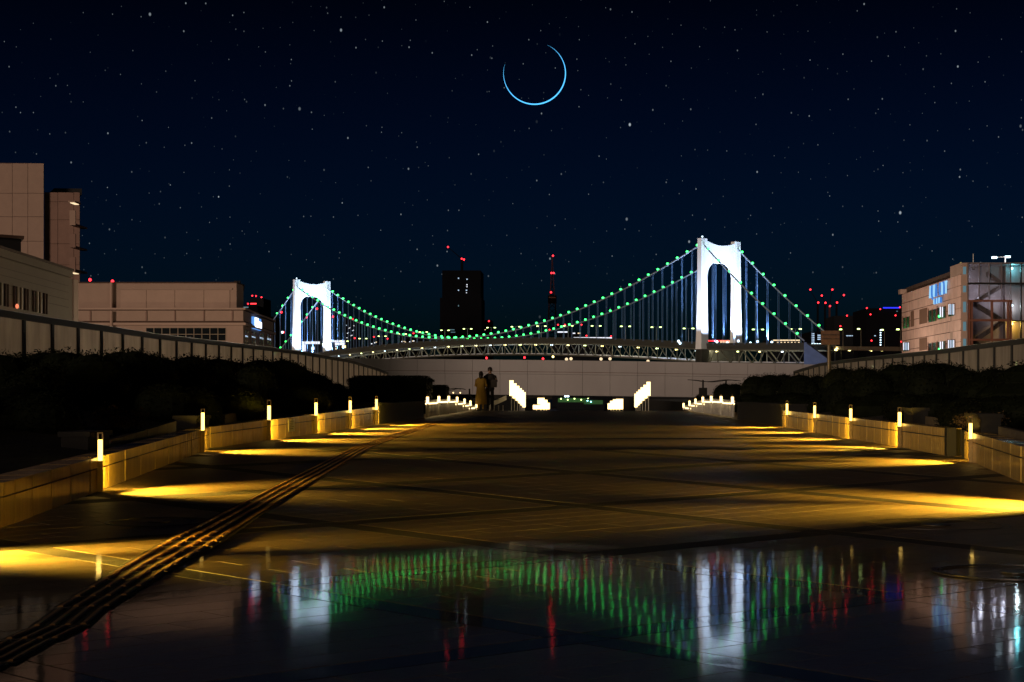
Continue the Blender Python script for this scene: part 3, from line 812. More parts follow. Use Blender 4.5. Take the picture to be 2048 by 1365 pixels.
# ------------------------------------------------------------------ lit railings, lantern rows at the far end
def lit_railing(sgn, label, names):
    X = 4.5 * sgn
    us = [309, 286, 266, 249, 234, 222, 210]; ytop = [803, 800.5, 799, 800, 804, 808, 813]; ylt = [790, 789, 789, 791, 795, 799, 804]
    Ys = [F * 4.5 / u for u in us]
    zs = [ZC + (CY - y) / F * Y for y, Y in zip(ytop, Ys)]
    t = thing('lit_railing', (X, Ys[0], 0), label, 'railing')
    for k in range(6):
        MB().tube((X, Ys[k], zs[k]), (X, Ys[k + 1], zs[k + 1]), .025, n=6).build('handrail', M['white_paint'], t)
        MB().box(X - .012, X + .012, Ys[k] + .05, Ys[k + 1] - .05, min(zs[k], zs[k + 1]) - .09, min(zs[k], zs[k + 1]) - .055).build('added_light_strip', M['strip_warm'], t)  # glowing strip added under the handrail to light the balusters
        for q in range(8):
            f = (q + .5) / 8; Y = Ys[k] + (Ys[k + 1] - Ys[k]) * f; z = zs[k] + (zs[k + 1] - zs[k]) * f
            MB().tube((X, Y, 0), (X, Y, z - .02), .018, n=5).build('baluster', M['white_paint'], t)
    for k in range(7):
        zt = ZC + (CY - ylt[k]) / F * Ys[k]
        l = thing('post_lamp', (X - sgn * .06, Ys[k], 0), f'{ORD[k]} slim post lamp, counted from the dark block, on the {names} lit railing', 'lamp', f'post lamps on the {names} lit railing')
        MB().tube((X - sgn * .06, Ys[k], 0), (X - sgn * .06, Ys[k], zt - .26), .03, n=6).build('post', M['white_paint'], l)
        MB().tube((X - sgn * .06, Ys[k], zt - .26), (X - sgn * .06, Ys[k], zt - .06), .04, n=8).build('diffuser', M['lamp_white_warm'], l)
        MB().tube((X - sgn * .06, Ys[k], zt - .06), (X - sgn * .06, Ys[k], zt), .03, .012, n=6).build('cap', M['bollard_metal'], l)
lit_railing(-1, 'glowing white railing beside the two people', 'people side')
lit_railing(1, 'glowing white railing below the curved bar rack', 'bar rack side')
def lantern(X, Y, z0, z1, w, label, group):
    t = thing('lantern_post', (X, Y, z0 - .75), label, 'lantern', group)
    MB().box(X - .02, X + .02, Y - .02, Y + .02, z0 - .75, z0).build('post', M['white_paint'], t)
    MB().box(X - w, X + w, Y - w * .6, Y + w * .6, z0, z1 - .03).build('diffuser', M['lamp_white_warm'], t)
    MB().box(X - w - .008, X + w + .008, Y - w * .6 - .008, Y + w * .6 + .008, z1 - .03, z1).build('cap', M['white_paint'], t)
for sgn, nm in ((-1, 'people side'), (1, 'bar rack side')):
    for k in range(6):
        u = [137, 131, 125, 120, 116, 112][k]; Y = F * 3.14 / u
        yt = [760, 766, 771, 776, 780, 784][k] + (3 if sgn > 0 else 0); yb = [792, 797, 802, 807, 811, 815][k]
        lantern(sgn * 3.14, Y, ZC + (CY - yb) / F * Y, ZC + (CY - yt) / F * Y, .09, f'{ORD[k]} tall white lantern, counted from the near end, in the {nm} row', f'tall lanterns descending on the {nm}')
    for k in range(4):
        px = [(1073, 1082, 1088, 1093), (1239, 1233, 1227, 1222)][sgn > 0][k]; Y = 59.5 + 1.6 * k
        yt = [(809, 795, 799, 805), (797, 798, 801, 806)][sgn > 0][k]
        lantern((px - CX) / F * Y, Y, ZC + (CY - 819) / F * Y, ZC + (CY - yt) / F * Y, .15, f'{ORD[k]} short white lantern, counted outside in, of the inner {nm} cluster', f'short lanterns on the {nm}')
# slanted pale barrier beside the people
sb = thing('slanted_barrier', W(995, 820, 58), 'slanted pale barrier panels on short legs beside the people', 'barrier')
pts = [(979, 812), (986, 803), (1002, 796), (1013, 791)]
for k in range(3):
    a, b = W(*pts[k], 58 + k), W(*pts[k + 1], 58.9 + k)
    a2, b2 = a - Vector((0, 0, .2)), b - Vector((0, 0, .2))
    MB().slab([a, b, b2, a2], Vector((0, -1, 0)), .0, .05).build('barrier_panel', M['white_paint'], sb)
for px in (979, 988, 997, 1006):
    p = W(px, 814, 58.4); MB().box(p.x - .02, p.x + .02, p.y, p.y + .04, -.4, p.z + .06).build('leg', M['white_paint'], sb)

# racks of curved bars
def bar_rack(px, py, Y, span, label, lights=False):
    c = W(px, py, Y); k = Y / F
    t = thing('curved_bar_rack', (c.x, Y, c.z - 32 * k), label, 'rack')
    MB().box(c.x - 8 * k, c.x + 8 * k, Y - .1, Y + .1, c.z - 32 * k, c.z - 14 * k).build('base_block', M['dark_block'], t)
    MB().tube((c.x, Y, c.z - 14 * k), (c.x, Y, c.z + 1.5 * k), 1.9 * k, n=8).build('stem', M['dark_metal'], t)
    MB().tube((c.x + 46 * k, Y, c.z - 14 * k), (c.x + 46 * k, Y, c.z + 1 * k), 1.7 * k, n=8).build('stem', M['dark_metal'], t)
    for r_ in range(2):
        pts = [(c.x + (-31 + span * i / 12.0 + 9 * r_) * k, Y - .05 + .1 * r_, c.z + (math.cos(2 * math.pi * i / 12.0 * 1.25) * 1.9 - .5 * r_) * k) for i in range(13)]
        MB().path(pts, .75 * k, 5).build('curved_bar', M['dark_metal'], t)
    if lights:
        for dx in (14, 28): MB().ball((c.x + dx * k, Y - .1, c.z - 7 * k), 1.4 * k).build('small_light', M['lamp_white_warm'], t)
bar_rack(1406, 762, 55.0, 98, 'dark rack of curved bars on a block before the pale girder')
bar_rack(893, 779, 56.0, 60, 'dark rack of curved bars behind the railing with two small lights', True)

# ------------------------------------------------------------------ people
def skin_person(name, loc, h, joints, mats):
    me = bpy.data.meshes.new('person_skin'); vs = [Vector(j[0]) * h for j in joints]
    es = [(i, j[2]) for i, j in enumerate(joints) if j[2] is not None]
    me.from_pydata([tuple(v) for v in vs], es, []); ob = bpy.data.objects.new('tmp', me); col.objects.link(ob)
    sk = ob.modifiers.new('skin', 'SKIN'); sk.use_smooth_shade = True
    for i, j in enumerate(joints):
        me.skin_vertices[0].data[i].radius = (j[1] * h, j[1] * h)
        me.skin_vertices[0].data[i].use_root = (i == 0)
    sd = ob.modifiers.new('sub', 'SUBSURF'); sd.levels = 2; sd.render_levels = 2
    dg = bpy.context.evaluated_depsgraph_get()
    out = bpy.data.meshes.new_from_object(ob.evaluated_get(dg)); bpy.data.objects.remove(ob)
    return out
def dress(ob, h, wrists, cloth):
    me = ob.data; me.materials.append(cloth)
    for p in me.polygons:
        c = p.center / h
        hand = any((c - Vector(w)).length < .085 and c.z < w[2] + .05 for w in wrists)
        p.material_index = 0 if (c.z > .845 or hand) else 1
def body_joints(hands):
    J = [((0, 0, .53), .072, None), ((0, 0, .64), .066, 0), ((0, .004, .75), .078, 1), ((0, .004, .815), .058, 2), ((0, 0, .858), .030, 3), ((0, -.006, .90), .046, 4), ((0, -.004, .955), .048, 5)]
    for s in (-1, 1):
        hip = len(J); J += [((s * .05, 0, .49), .055, 0), ((s * .055, -.006, .28), .036, hip), ((s * .055, .006, .05), .023, hip + 1), ((s * .058, -.05, .018), .020, hip + 2), ((s * .06, -.085, .014), .015, hip + 3)]
        sh = len(J); (el, wr) = hands[0 if s < 0 else 1]
        J += [((s * .105, .004, .80), .038, 3), (el, .027, sh), (wr, .018, sh + 1)]
        d = (Vector(wr) - Vector(el)).normalized()
        palm = tuple(Vector(wr) + d * .028); J.append((palm, .017, sh + 2)); pi = len(J) - 1
        side = Vector((0, 1, 0)) if abs(d.z) > .5 else Vector((0, 0, 1))
        for q, ln in enumerate((.030, .036, .034, .027)):
            b = Vector(palm) + side * (q - 1.5) * .0085 + d * .016; J.append((tuple(b), .0052, pi)); J.append((tuple(b + d * ln + Vector((0, -.006, -.004))), .0042, len(J) - 1))
        th = Vector(palm) + Vector((0, -.017, .004)); J.append((tuple(th), .0058, pi)); J.append((tuple(th + d * .024 + Vector((0, -.008, 0))), .0046, len(J) - 1))
    return J
def face_parts(t, c, h, turn):
    rot = Matrix.Rotation(turn, 3, 'Z')
    def P(x, y, z): return c + rot @ (Vector((x, y, z)) * h)
    MB().ball(P(0, -.055, .918), .009 * h, .016 * h, 6, 4).build('nose', M['skin'], t)
    for s in (-1, 1):
        MB().ball(P(s * .019, -.047, .932), .0065 * h, None, 6, 4).build('eye', M['hair'], t)
        MB().ball(P(s * .05, 0, .925), .010 * h, .016 * h, 6, 4).build('ear', M['skin'], t)
    a, b = P(-.016, -.048, .890), P(.016, -.048, .890); MB().tube(a, b, .004 * h, n=5).build('mouth', M['bag'], t)
pA = Vector((W(962, 820, 57).x, 57, 0)); hA = 1.58
t = thing('person', pA, 'person in a long mustard coat standing with hands held together', 'person', 'people at the end of the plaza')
me = skin_person('body', pA, hA, body_joints([((-.13, -.02, .66), (-.05, -.10, .60)), ((.13, -.02, .66), (.05, -.10, .60))]), M)
b = link('body', me, M['skin'], t, True); b.rotation_euler = (0, 0, R(180)); dress(b, hA, [(-.05, -.10, .60), (.05, -.10, .60)], M['coat_mustard'])
# coat: a flared lathe with folds, and two sleeves
def coat(prof, n=28, fold=.05):
    mb = MB(); vs = []
    for r_, z in prof:
        for i in range(n):
            a = 2 * math.pi * i / n; k = 1 + fold * math.sin(a * 7) * max(0, (.8 - z / hA)) * 1.4
            vs.append(pA + Vector((math.cos(a) * r_ * k, math.sin(a) * r_ * k * .72, z)))
    m = len(prof); fs = [(j * n + i, j * n + (i + 1) % n, (j + 1) * n + (i + 1) % n, (j + 1) * n + i) for j in range(m - 1) for i in range(n)]
    return mb.add(vs, fs + [tuple(range((m - 1) * n, m * n))])
c = coat([(.235, .26), (.225, .45), (.205, .72), (.175, .93), (.160, 1.02), (.185, 1.18), (.195, 1.27), (.14, 1.335), (.06, 1.37)]).build('coat', M['coat_mustard'], t, True)
for s in (-1, 1):
    MB().path([pA + Vector((s * .17, 0, 1.27)), pA + Vector((s * .215, .04, 1.03)), pA + Vector((s * .09, .16, .95))], [.062, .058, .045], 8).build('sleeve', M['coat_mustard'], c, True)
MB().ball(pA + Vector((0, 0, 1.485)), .098, .125, 14, 8).build('hair', M['hair'], t, True)
MB().path([pA + Vector((0, -.06, 1.50)), pA + Vector((0, -.10, 1.36)), pA + Vector((0, -.09, 1.20))], [.085, .085, .05], 10).build('long_hair', M['hair'], t, True)
for s in (-1, 1): MB().path([pA + Vector((s * .08, -.04, .03)), pA + Vector((s * .085, .10, .025))], [.045, .03], 8).build('shoe', M['bag'], t)
face_parts(t, pA, hA, R(180))
pB = Vector((W(980, 820, 57.3).x, 57.3, 0)); hB = 1.76
t = thing('person', pB, 'taller person in dark clothes holding a dark bag', 'person', 'people at the end of the plaza')
me = skin_person('body', pB, hB, body_joints([((-.15, 0, .64), (-.13, -.03, .52)), ((.15, -.03, .68), (.15, -.12, .72))]), M)
b = link('body', me, M['skin'], t, True); dress(b, hB, [(-.13, -.03, .52), (.15, -.12, .72)], M['coat_black'])
hA_, pA_ = hA, pA
def shell(mb, prof, p, n=20, sy=.62):
    return mb.lathe(p, prof, n, 1, sy)
shell(MB(), [(.165, .80), (.17, .95), (.165, 1.1), (.20, 1.30), (.215, 1.42), (.15, 1.49), (.065, 1.53)], pB).build('jacket', M['coat_black'], t, True)
for s in (-1, 1):
    MB().path([pB + Vector((s * .085, 0, .92)), pB + Vector((s * .095, -.01, .5)), pB + Vector((s * .097, .01, .07))], [.105, .075, .06], 10).build('trouser_leg', M['coat_black'], t, True)
    MB().path([pB + Vector((s * .1, .05, .04)), pB + Vector((s * .105, -.17, .03))], [.05, .035], 8).build('shoe', M['bag'], t)
MB().path([pB + Vector((-.19, 0, 1.42)), pB + Vector((-.265, 0, 1.13)), pB + Vector((-.235, -.05, .93))], [.07, .058, .045], 8).build('sleeve', M['coat_black'], t, True)
MB().path([pB + Vector((.19, 0, 1.42)), pB + Vector((.265, -.05, 1.20)), pB + Vector((.262, -.20, 1.25))], [.07, .058, .045], 8).build('sleeve', M['coat_black'], t, True)
MB().ball(pB + Vector((0, .012, 1.675)), .10, .118, 14, 8).build('hair', M['hair'], t, True)
face_parts(t, pB, hB, 0)
bg = thing('shoulder_bag', pB + Vector((.20, -.22, 1.02)), 'dark square bag held up by the taller person', 'bag')
MB().box(pB.x + .06, pB.x + .30, pB.y - .30, pB.y - .18, .95, 1.27).build('bag_body', M['bag'], bg)
MB().path([pB + Vector((.12, -.24, 1.27)), pB + Vector((.18, -.24, 1.37)), pB + Vector((.24, -.24, 1.27))], .012, 6).build('strap', M['bag'], bg)

# ------------------------------------------------------------------ pale girder over the far end
gd = thing('overpass_girder', (0, 88, 0), 'long pale concrete girder crossing behind the plaza', 'girder')
def gtop(px): return 716.5 + (px - 650) * .0098 + ((px - 1000) / 600) ** 2 * 3.0
YG = 88.0
xs = [560 + 55 * k for k in range(22)]
for a, b in zip(xs, xs[1:]):
    def gq(f0, f1, dy): 
        return [W(a + .25, gtop(a) + f0, YG + dy), W(b - .25, gtop(b) + f0, YG + dy), W(b - .25, gtop(b) + f1, YG + dy), W(a + .25, gtop(a) + f1, YG + dy)]
    n = Vector((0, -1, 0))
    MB().slab(gq(0, 23, 0), n, .10, .45).build('parapet_panel', M['concrete_girder'], gd)
    MB().slab(gq(23, 24, 0), n, .03, .4).build('groove', M['girder_groove'], gd)
    MB().slab(gq(24, 28, 0), n, .14, .45).build('string_course', M['concrete_girder'], gd)
    MB().slab(gq(28.2, 68, 0), n, .0, .5).build('web_panel', M['concrete_girder'], gd)
    MB().slab(gq(68.1, 70, 0), n, .35, .9).build('flange', M['concrete_girder'], gd)
for px in (620, 1690):
    a = W(px, gtop(px) + 70, YG + .2); MB().box(a.x - .6, a.x + .6, YG + .1, YG + .9, -16, a.z - .01).build('pier', M['concrete_girder'], gd)

# ------------------------------------------------------------------ buildings beside the plaza
def window(pl_, parent, x0, x1, y0, y1, glass, frame='window_frame', nx=2, ny=1, proud=.05):
    q = pl_.quad(x0, x1, y0, y1)
    f = MB()
    def sub(u0, u1, v0, v1):
        L = lambda u, v: q[0].lerp(q[1], u).lerp(q[3].lerp(q[2], u), v)
        return [L(u0, v0), L(u1, v0), L(u1, v1), L(u0, v1)]
    p = MB().slab(q, pl_.n, proud * .5, -.004).build('window', M[glass], parent)
    e = .05
    for u in [0] + [i / nx for i in range(1, nx)] + [1]:
        MB().slab(sub(max(0, u - e / 2), min(1, u + e / 2), 0, 1), pl_.n, proud, -proud * .5).build('mullion', M[frame], p)
    for v in [0] + [i / ny for i in range(1, ny)] + [1]:
        MB().slab(sub(0, 1, max(0, v - e / 3), min(1, v + e / 3)), pl_.n, proud * 1.06, -proud * .52).build('transom', M[frame], p)
    return p
def panels(pl_, parent, xs_, ys_, m, gap, proud=.12, name='facade_panel'):
    for a, b in zip(xs_, xs_[1:]):
        for c, d in zip(ys_, ys_[1:]):
            q = pl_.quad(a, b, c, d)
            u = (q[1] - q[0]).normalized() * gap; v = (q[3] - q[0]).normalized() * gap
            MB().slab([q[0] + u + v, q[1] - u + v, q[2] - u - v, q[3] + u - v], pl_.n, proud, -.004).build(name, M[m], parent)

# tall block
YT = 250.0
pt = Plane(((-140 - CX) / F * YT, YT), ((88 - CX) / F * YT, YT + 1.5))
a, b = pt.hit(-140), pt.hit(88)
tb = thing('tall_block', (a.x, YT, 0), 'tall brown clad block rising at the left picture edge', 'building')
zt = pt.hit(88, 327).z
MB().prism([(a.x, a.y), (b.x, b.y), (b.x * 1.12 - 1, b.y * 1.12), (a.x * 1.12, a.y * 1.12)], -.1, zt).build('wall', M['joint_brown'], tb)
panels(pt, tb, [-130, -98, -67, -36, -5, 25, 56, 88], [327, 387, 434, 483, 532, 580], 'cladding_brown', .035)
p2 = Plane(((88 - CX) / F * (YT + 2.5), YT + 2.5), ((149 - CX) / F * (YT + 3), YT + 3))
a2, b2 = p2.hit(89), p2.hit(160)
zt2 = p2.hit(100, 385).z
wing = MB().prism([(a2.x, a2.y), (b2.x, b2.y), (b2.x * 1.1 - 1, b2.y * 1.1), (a2.x * 1.1, a2.y * 1.1)], -.1, zt2).build('wing', M['joint_brown'], tb)
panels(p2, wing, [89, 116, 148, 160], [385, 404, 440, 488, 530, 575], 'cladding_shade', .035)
c0, c1 = p2.hit(96, 372), p2.hit(152, 372)
MB().prism([(c0.x, c0.y + 3), (c1.x, c1.y + 3), (c1.x * 1.04, c1.y * 1.04), (c0.x * 1.04, c0.y * 1.04)], zt2 + .01, c0.z).build('roof_house', M['roof_dark'], tb)
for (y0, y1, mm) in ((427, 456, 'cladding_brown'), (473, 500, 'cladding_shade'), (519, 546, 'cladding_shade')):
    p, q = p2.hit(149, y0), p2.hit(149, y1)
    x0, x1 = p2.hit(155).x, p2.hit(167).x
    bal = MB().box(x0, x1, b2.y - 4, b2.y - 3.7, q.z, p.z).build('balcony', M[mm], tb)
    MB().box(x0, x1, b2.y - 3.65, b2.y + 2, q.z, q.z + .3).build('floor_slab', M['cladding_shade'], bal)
for y0 in (411, 549):
    p = p2.hit(149, y0); x0, x1 = p2.hit(152).x, p2.hit(166).x
    MB().box(x0, x1, b2.y - 4, b2.y - 1, p.z, p.z + .25).build('canopy', M['cladding_tan'], tb)
    MB().box(x0 + .3, x1 - .2, b2.y - 3.8, b2.y - 1.5, p.z - .12, p.z - .01).build('lit_soffit', M['win_warm'], tb)  # soffit glows by itself: the light on it is put into its colour

# low olive block
po = Plane((-29.2, 80.0), (-28.2, 68.1))
ob = thing('low_olive_block', (-29.2, 80, 0), 'low olive clad block with dark tall windows and sloping roofline', 'building')
e0, e1 = po.hit(145), po.hit(-120)
zo = po.hit(137, 556).z
MB().prism([(e0.x, e0.y), (e1.x, e1.y), (e1.x - 14, e1.y), (e0.x - 14, e0.y)], -.1, zo).build('wall', M['cladding_olive'], ob)
f0, f1 = po.hit(137), po.hit(-120)
ztp = po.hit(137, 543).z
MB().prism([(f0.x + .25, f0.y), (f1.x + .25, f1.y), (f1.x - 14, f1.y), (f0.x - 14, f0.y)], zo + .01, ztp).build('parapet', M['cladding_olive'], ob)
MB().prism([(f0.x + .32, f0.y), (f1.x + .32, f1.y), (f1.x - 14, f1.y), (f0.x - 14, f0.y)], ztp + .002, ztp + .12).build('roof_edge', M['joint_brown'], ob)
MB().prism([(e0.x + .004, e0.y + .02), (e0.x + .05, e0.y + .02), (e0.x + .05, e0.y + .8), (e0.x + .004, e0.y + .8)], -.1, zo).build('corner_strip', M['cladding_tan'], ob)
for y in (572, 585, 600, 615):
    q = po.quad(137, -100, y, y + .7); MB().slab(q, po.n, .012, -.002).build('joint_line', M['joint_brown'], ob)
for (x0, x1) in ((65, 92), (26, 54), (-14, 14), (-55, -27)):
    q = po.hit(x1, 0)
    yt = 790 - (790 - 590) * (790 - po.hit(92, 590).z * 0 - 0) / 790 if False else None
    zt_ = po.hit(92, 588).z; zb_ = po.hit(92, 629).z
    A, B = po.hit(x0), po.hit(x1)
    Q = [Vector((A.x, A.y, zt_)), Vector((B.x, B.y, zt_)), Vector((B.x, B.y, zb_)), Vector((A.x, A.y, zb_))]
    w_ = MB().slab(Q, po.n, .03, -.004).build('window', M['window_dark'], ob)
    for u in (.0, .28, .55, .82, 1.0):
        L = lambda uu, vv: Q[0].lerp(Q[1], uu).lerp(Q[3].lerp(Q[2], uu), vv)
        MB().slab([L(max(0, u - .03), 0), L(min(1, u + .03), 0), L(min(1, u + .03), 1), L(max(0, u - .03), 1)], po.n, .10, -.032).build('mullion', M['window_frame' if u in (.28, .55) else 'joint_brown'], w_)
MB().ball(po.hit(26, 613) + po.n * .2, .085, .13).build('red_wall_lamp', emitter('lamp_salmon', (1, .25, .12), 1.2, False), ob)
q0, q1 = W(-100, 474, 74), W(42, 479, 76)
MB().prism([(q0.x - 2, 72), (q1.x, 76), (q1.x - 4, 84), (q0.x - 6, 80)], ztp + .13, q1.z).build('roof_house', M['roof_dark'], ob)
MB().prism([(q0.x - 2, 71.8), (q1.x + .25, 75.8), (q1.x - 4, 84.2), (q0.x - 6, 80.2)], q1.z + .002, q1.z + .16).build('roof_house_slab', M['joint_brown'], ob)

# long low hall
YH = 140.0
ph = Plane(((145 - CX) / F * YH, YH), ((473 - CX) / F * YH, YH))
hl = thing('long_hall', ((145 - CX) / F * YH, YH, 0), 'long low brown hall with inset panels and a lit sign on its end', 'building')
h0, h1 = ph.hit(100), ph.hit(473)
zu, zl = ph.hit(300, 567).z, ph.hit(300, 619).z
cch = Vector(((487 - CX) / F * 143.5, 143.5, 0))
MB().prism([(h0.x, YH), (h1.x, YH), (cch.x, cch.y), (cch.x * 1.18 - .3, cch.y * 1.18), (h0.x * 1.2, 168)], zl + .01, zu).build('upper_wall', M['cladding_brown'], hl)
MB().prism([(h0.x - .05, YH - .12), (h1.x + .05, YH - .12), (cch.x + .12, cch.y), (cch.x * 1.18 - .2, cch.y * 1.18), (h0.x * 1.2, 168)], zu + .002, zu + .12).build('roof_edge', M['joint_brown'], hl)
panels(ph, hl, [241, 293, 350, 408, 460], [580.5, 617], 'cladding_tan', .02, .06, 'inset_panel')
q = ph.quad(236, 465, 577, 580); MB().slab(q, ph.n, .10, -.004).build('panel_frame', M['cladding_brown'], hl)
L0, L1 = Vector((-33.2, 138, 0)), Vector((-35.2, 160.7, 0))
ps = Plane((L0.x, L0.y), (L1.x, L1.y))
MB().prism([(h0.x, 138), (L0.x, L0.y), (L1.x, L1.y), (h0.x, 165)], -.1, zl).build('lower_wall', M['cladding_brown'], hl)
pf = Plane((h0.x, 138), (L0.x, 138))
for y0, y1, m_, pr in ((616.5, 620, 'cladding_tan', .30), (620.05, 621.3, 'joint_brown', .26), (642.5, 646, 'joint_brown', .12), (646.1, 651, 'cladding_tan', .32)):
    za, zb = pf.hit(300, y0).z, pf.hit(300, y1).z
    MB().prism([(h0.x, 138 - pr), (L0.x + pr, 138 - pr), (L1.x + pr, L1.y), (h0.x, 150)], zb, za).build('string_course', M[m_], hl)
for px in (181, 293, 350, 408, 465):
    q = pf.quad(px - 1.2, px + 1.2, 622, 642); MB().slab(q, pf.n, .08, -.004).build('rib', M['cladding_shade'], hl)
for k in range(10):
    x0 = 292 + 16 * k; window(pf, hl, x0 + .4, x0 + 15.6, 656, 682, 'window_dark', 'window_frame', 1, 2, .06)
for (x0, x1) in ((489, 497), (502, 512), (518, 528), (533, 543)):
    w_ = window(ps, hl, x0, x1, 660 + (x0 - 489) * .15, 688, 'window_dark', 'window_frame', 2, 2, .06)
    q = ps.quad(x0 + 1, x1 - 2, 671 + (x0 - 489) * .12, 674 + (x0 - 489) * .12); MB().slab(q, ps.n, .045, -.032).build('lit_strip', M['win_cool'], w_)
MB().tube(ph.hit(225, 566) + Vector((0, -.3, 0)), ph.hit(225, 621) + Vector((0, -.3, 0)), .16, n=10).build('downpipe', M['cladding_tan'], hl)
MB().tube(pf.hit(225, 623) + Vector((0, -.3, 0)), pf.hit(225, 660) + Vector((0, -.3, 0)), .15, n=10).build('downpipe', M['cladding_tan'], hl)
sg = thing('lit_sign', ps.hit(510, 655), 'small blue white lit stepped sign on the end of the long hall', 'sign')
for (x0, x1, y0, y1) in ((504.5, 510.6, 635, 654), (511.0, 517, 643, 655.5)):
    MB().slab(ps.quad(x0, x1, y0, y1), ps.n, .35, -.25).build('glowing_block', M['sign_glow'], sg)
MB().slab(ps.quad(503, 518, 633.5, 657), ps.n, .24, .0).build('backing', M['letter_glow'], sg)
def beacon(parent, p, r): MB().ball(p, r).build('red_beacon', M['light_red'], parent)
for px, py in ((180, 560), (225, 563)):
    p = W(px, py, 150); MB().tube((p.x, p.y, zu), p, .05).build('beacon_mast', M['dark_metal'], hl); beacon(hl, p, .17)
for px in (470, 474, 479):
    p = W(px, 562, 150); MB().box(p.x - .1, p.x + .1, 149.9, 150.1, zu + .1, p.z).build('roof_mast', M['roof_dark'], hl)

# clad building with the lit lettering
pr_ = Plane((54.46, 200.0), (55.3, 240.0))
rb = thing('clad_building', (55, 200, 0), 'pale pink clad building carrying lit blue lettering and an outer stair', 'building')
r0, r1 = pr_.hit(1805), pr_.hit(1922.5)
zw = pr_.hit(1922.5, 549).z; zp = pr_.hit(1922.5, 534).z
xc_ = (1935 - CX) / F * 199.9 - .05
MB().prism([(r0.x, r0.y), (r1.x, r1.y), (xc_, 200.05), (xc_, 207), (r1.x + 30, 207), (r0.x + 30, r0.y)], -.1, zw).build('wall', M['joint_brown'], rb)
rx = [1805 + (1922.5 - 1805) * (1 - (1 - k / 9.0)) for k in range(10)]
zs_ = [zw - (zw - ZC - 4.4) * k / 8.0 for k in range(9)]
holes = [(1808, 1821), (1823.5, 1829.5), (1841, 1856), (1859, 1875), (1877, 1894), (1899, 1912)]
cl = MB()
for k in range(len(rx) - 1):
    for j in range(8):
        A, B = pr_.hit(rx[k] + .12), pr_.hit(rx[k + 1] - .12)
        Q = [Vector((A.x, A.y, zs_[j] - .05)), Vector((B.x, B.y, zs_[j] - .05)), Vector((B.x, B.y, zs_[j + 1] + .05)), Vector((A.x, A.y, zs_[j + 1] + .05))]
        MB().slab(Q, pr_.n, .08 + rnd.uniform(0, .05), -.004).build('facade_panel', M['cladding_pink'] if 'cladding_pink' in M else mat('cladding_pink', (.62, .40, .33), .6, noise=.18, nscale=.7, stretch=(1, 1, .5)), rb)
MB().prism([(r0.x + .5, r0.y), (r1.x + .3, r1.y + .4), (xc_ - .06, 200.4), (xc_ - .06, 207), (r1.x + 29, 207), (r0.x + 29, r0.y)], zw + .01, zp).build('roof_parapet', M['roof_brown'] if 'roof_brown' in M else mat('roof_brown', (.07, .04, .028), .8, noise=.2, nscale=.5), rb)
MB().box(r0.x - .6, r0.x + .8, r0.y - 1, r0.y + .5, zw + .012, zw + .8).build('roof_corner', M['cladding_tan'], rb)
def fa(x0, x1, y0, y1, m_, name, pr=.2, parent=rb):
    return MB().slab(pr_.quad(x1, x0, y0, y1), pr_.n, pr, -.135).build(name, M[m_], parent)
for (x0, x1, ya, yb) in ((1823.5, 1829.5, 622, 653), (1841, 1856, 616, 646), (1841, 1856, 675, 700)):
    fa(x0, x1, ya, yb, 'panel_brown', 'brown_panel')
for (x0, x1, ya, yb, lit) in ((1808, 1821, 633, 655, 0), (1859, 1875, 618, 642, 0), (1877, 1894, 612.5, 636, 1), (1899, 1912, 607, 631, 2), (1808, 1821, 684, 702, 2), (1859, 1875, 685, 702, 0), (1877, 1894, 682, 702, 1), (1898, 1912, 679, 702, 2)):
    w_ = fa(x0, x1, ya, yb, 'window_dark', 'window', .17)
    n = 4
    for k in range(n):
        u0, u1 = x0 + (x1 - x0) * (k + .18) / n, x0 + (x1 - x0) * (k + .62) / n
        if lit == 2 or (lit == 1 and k in (1, 2)):
            MB().slab(pr_.quad(u1, u0, ya + 1.5, yb - 1.5), pr_.n, .185, -.172).build('lit_strip', M['win_white' if (k % 3 == 0 or lit == 1) else 'win_cool'], w_)
    if lit == 1: MB().ball(pr_.hit(x0 + 5, yb - 3) + pr_.n * .3, .16).build('green_glint', M['light_green'], w_)  # glowing ball stands in for a green reflection in the pane
    for u in (x0, (x0 + x1) / 2, x1): MB().slab(pr_.quad(u + .35, u - .35, ya, yb), pr_.n, .24, -.19).build('mullion', M['frame_brown'], w_)
# lettering
def letters(txt, x0, x1, yb0, cap0, parent):
    n = len(txt)
    for k, ch in enumerate(txt):
        if ch == ' ': continue
        cu = bpy.data.curves.new('letter', 'FONT'); cu.body = ch; cu.extrude = .12; cu.align_x = 'CENTER'; cu.size = 1.0
        o_ = bpy.data.objects.new('tmp', cu); col.objects.link(o_)
        me = bpy.data.meshes.new_from_object(o_.evaluated_get(bpy.context.evaluated_depsgraph_get())); bpy.data.objects.remove(o_)
        px = x0 + (x1 - x0) * (k + .5) / n
        base = pr_.hit(px, CY); base.z = yb0
        A, B = pr_.hit(x0 + (x1 - x0) * k / n), pr_.hit(x0 + (x1 - x0) * (k + 1) / n)
        wid = (B - A).length; ex = (B - A).normalized()
        xs2 = [v.co.x for v in me.vertices]; w0 = max(xs2) - min(xs2); mid = (max(xs2) + min(xs2)) / 2
        sx = min(wid * .72 / max(w0, .15), cap0 / .5)
        for v in me.vertices:
            x, y, z = v.co
            p = base + ex * ((x - mid) * sx) + Vector((0, 0, y / .70 * cap0)) + pr_.n * (.45 + z)
            v.co = p - ORG[parent.name]
        link('letter', me, M['letter_core' if k % 2 == 0 else 'letter_glow2'], parent)
emitter('letter_glow2', (.05, .25, .8), .8, False)
zl1 = pr_.hit(1899, 587).z
ls = thing('lit_lettering', pr_.hit(1882, 590), 'large lit blue lettering AQUA CITY on the clad building', 'sign')
letters('AQUA CITY', 1864.5, 1900, pr_.hit(1899, 587).z, pr_.hit(1899, 561).z - pr_.hit(1899, 587).z, ls)
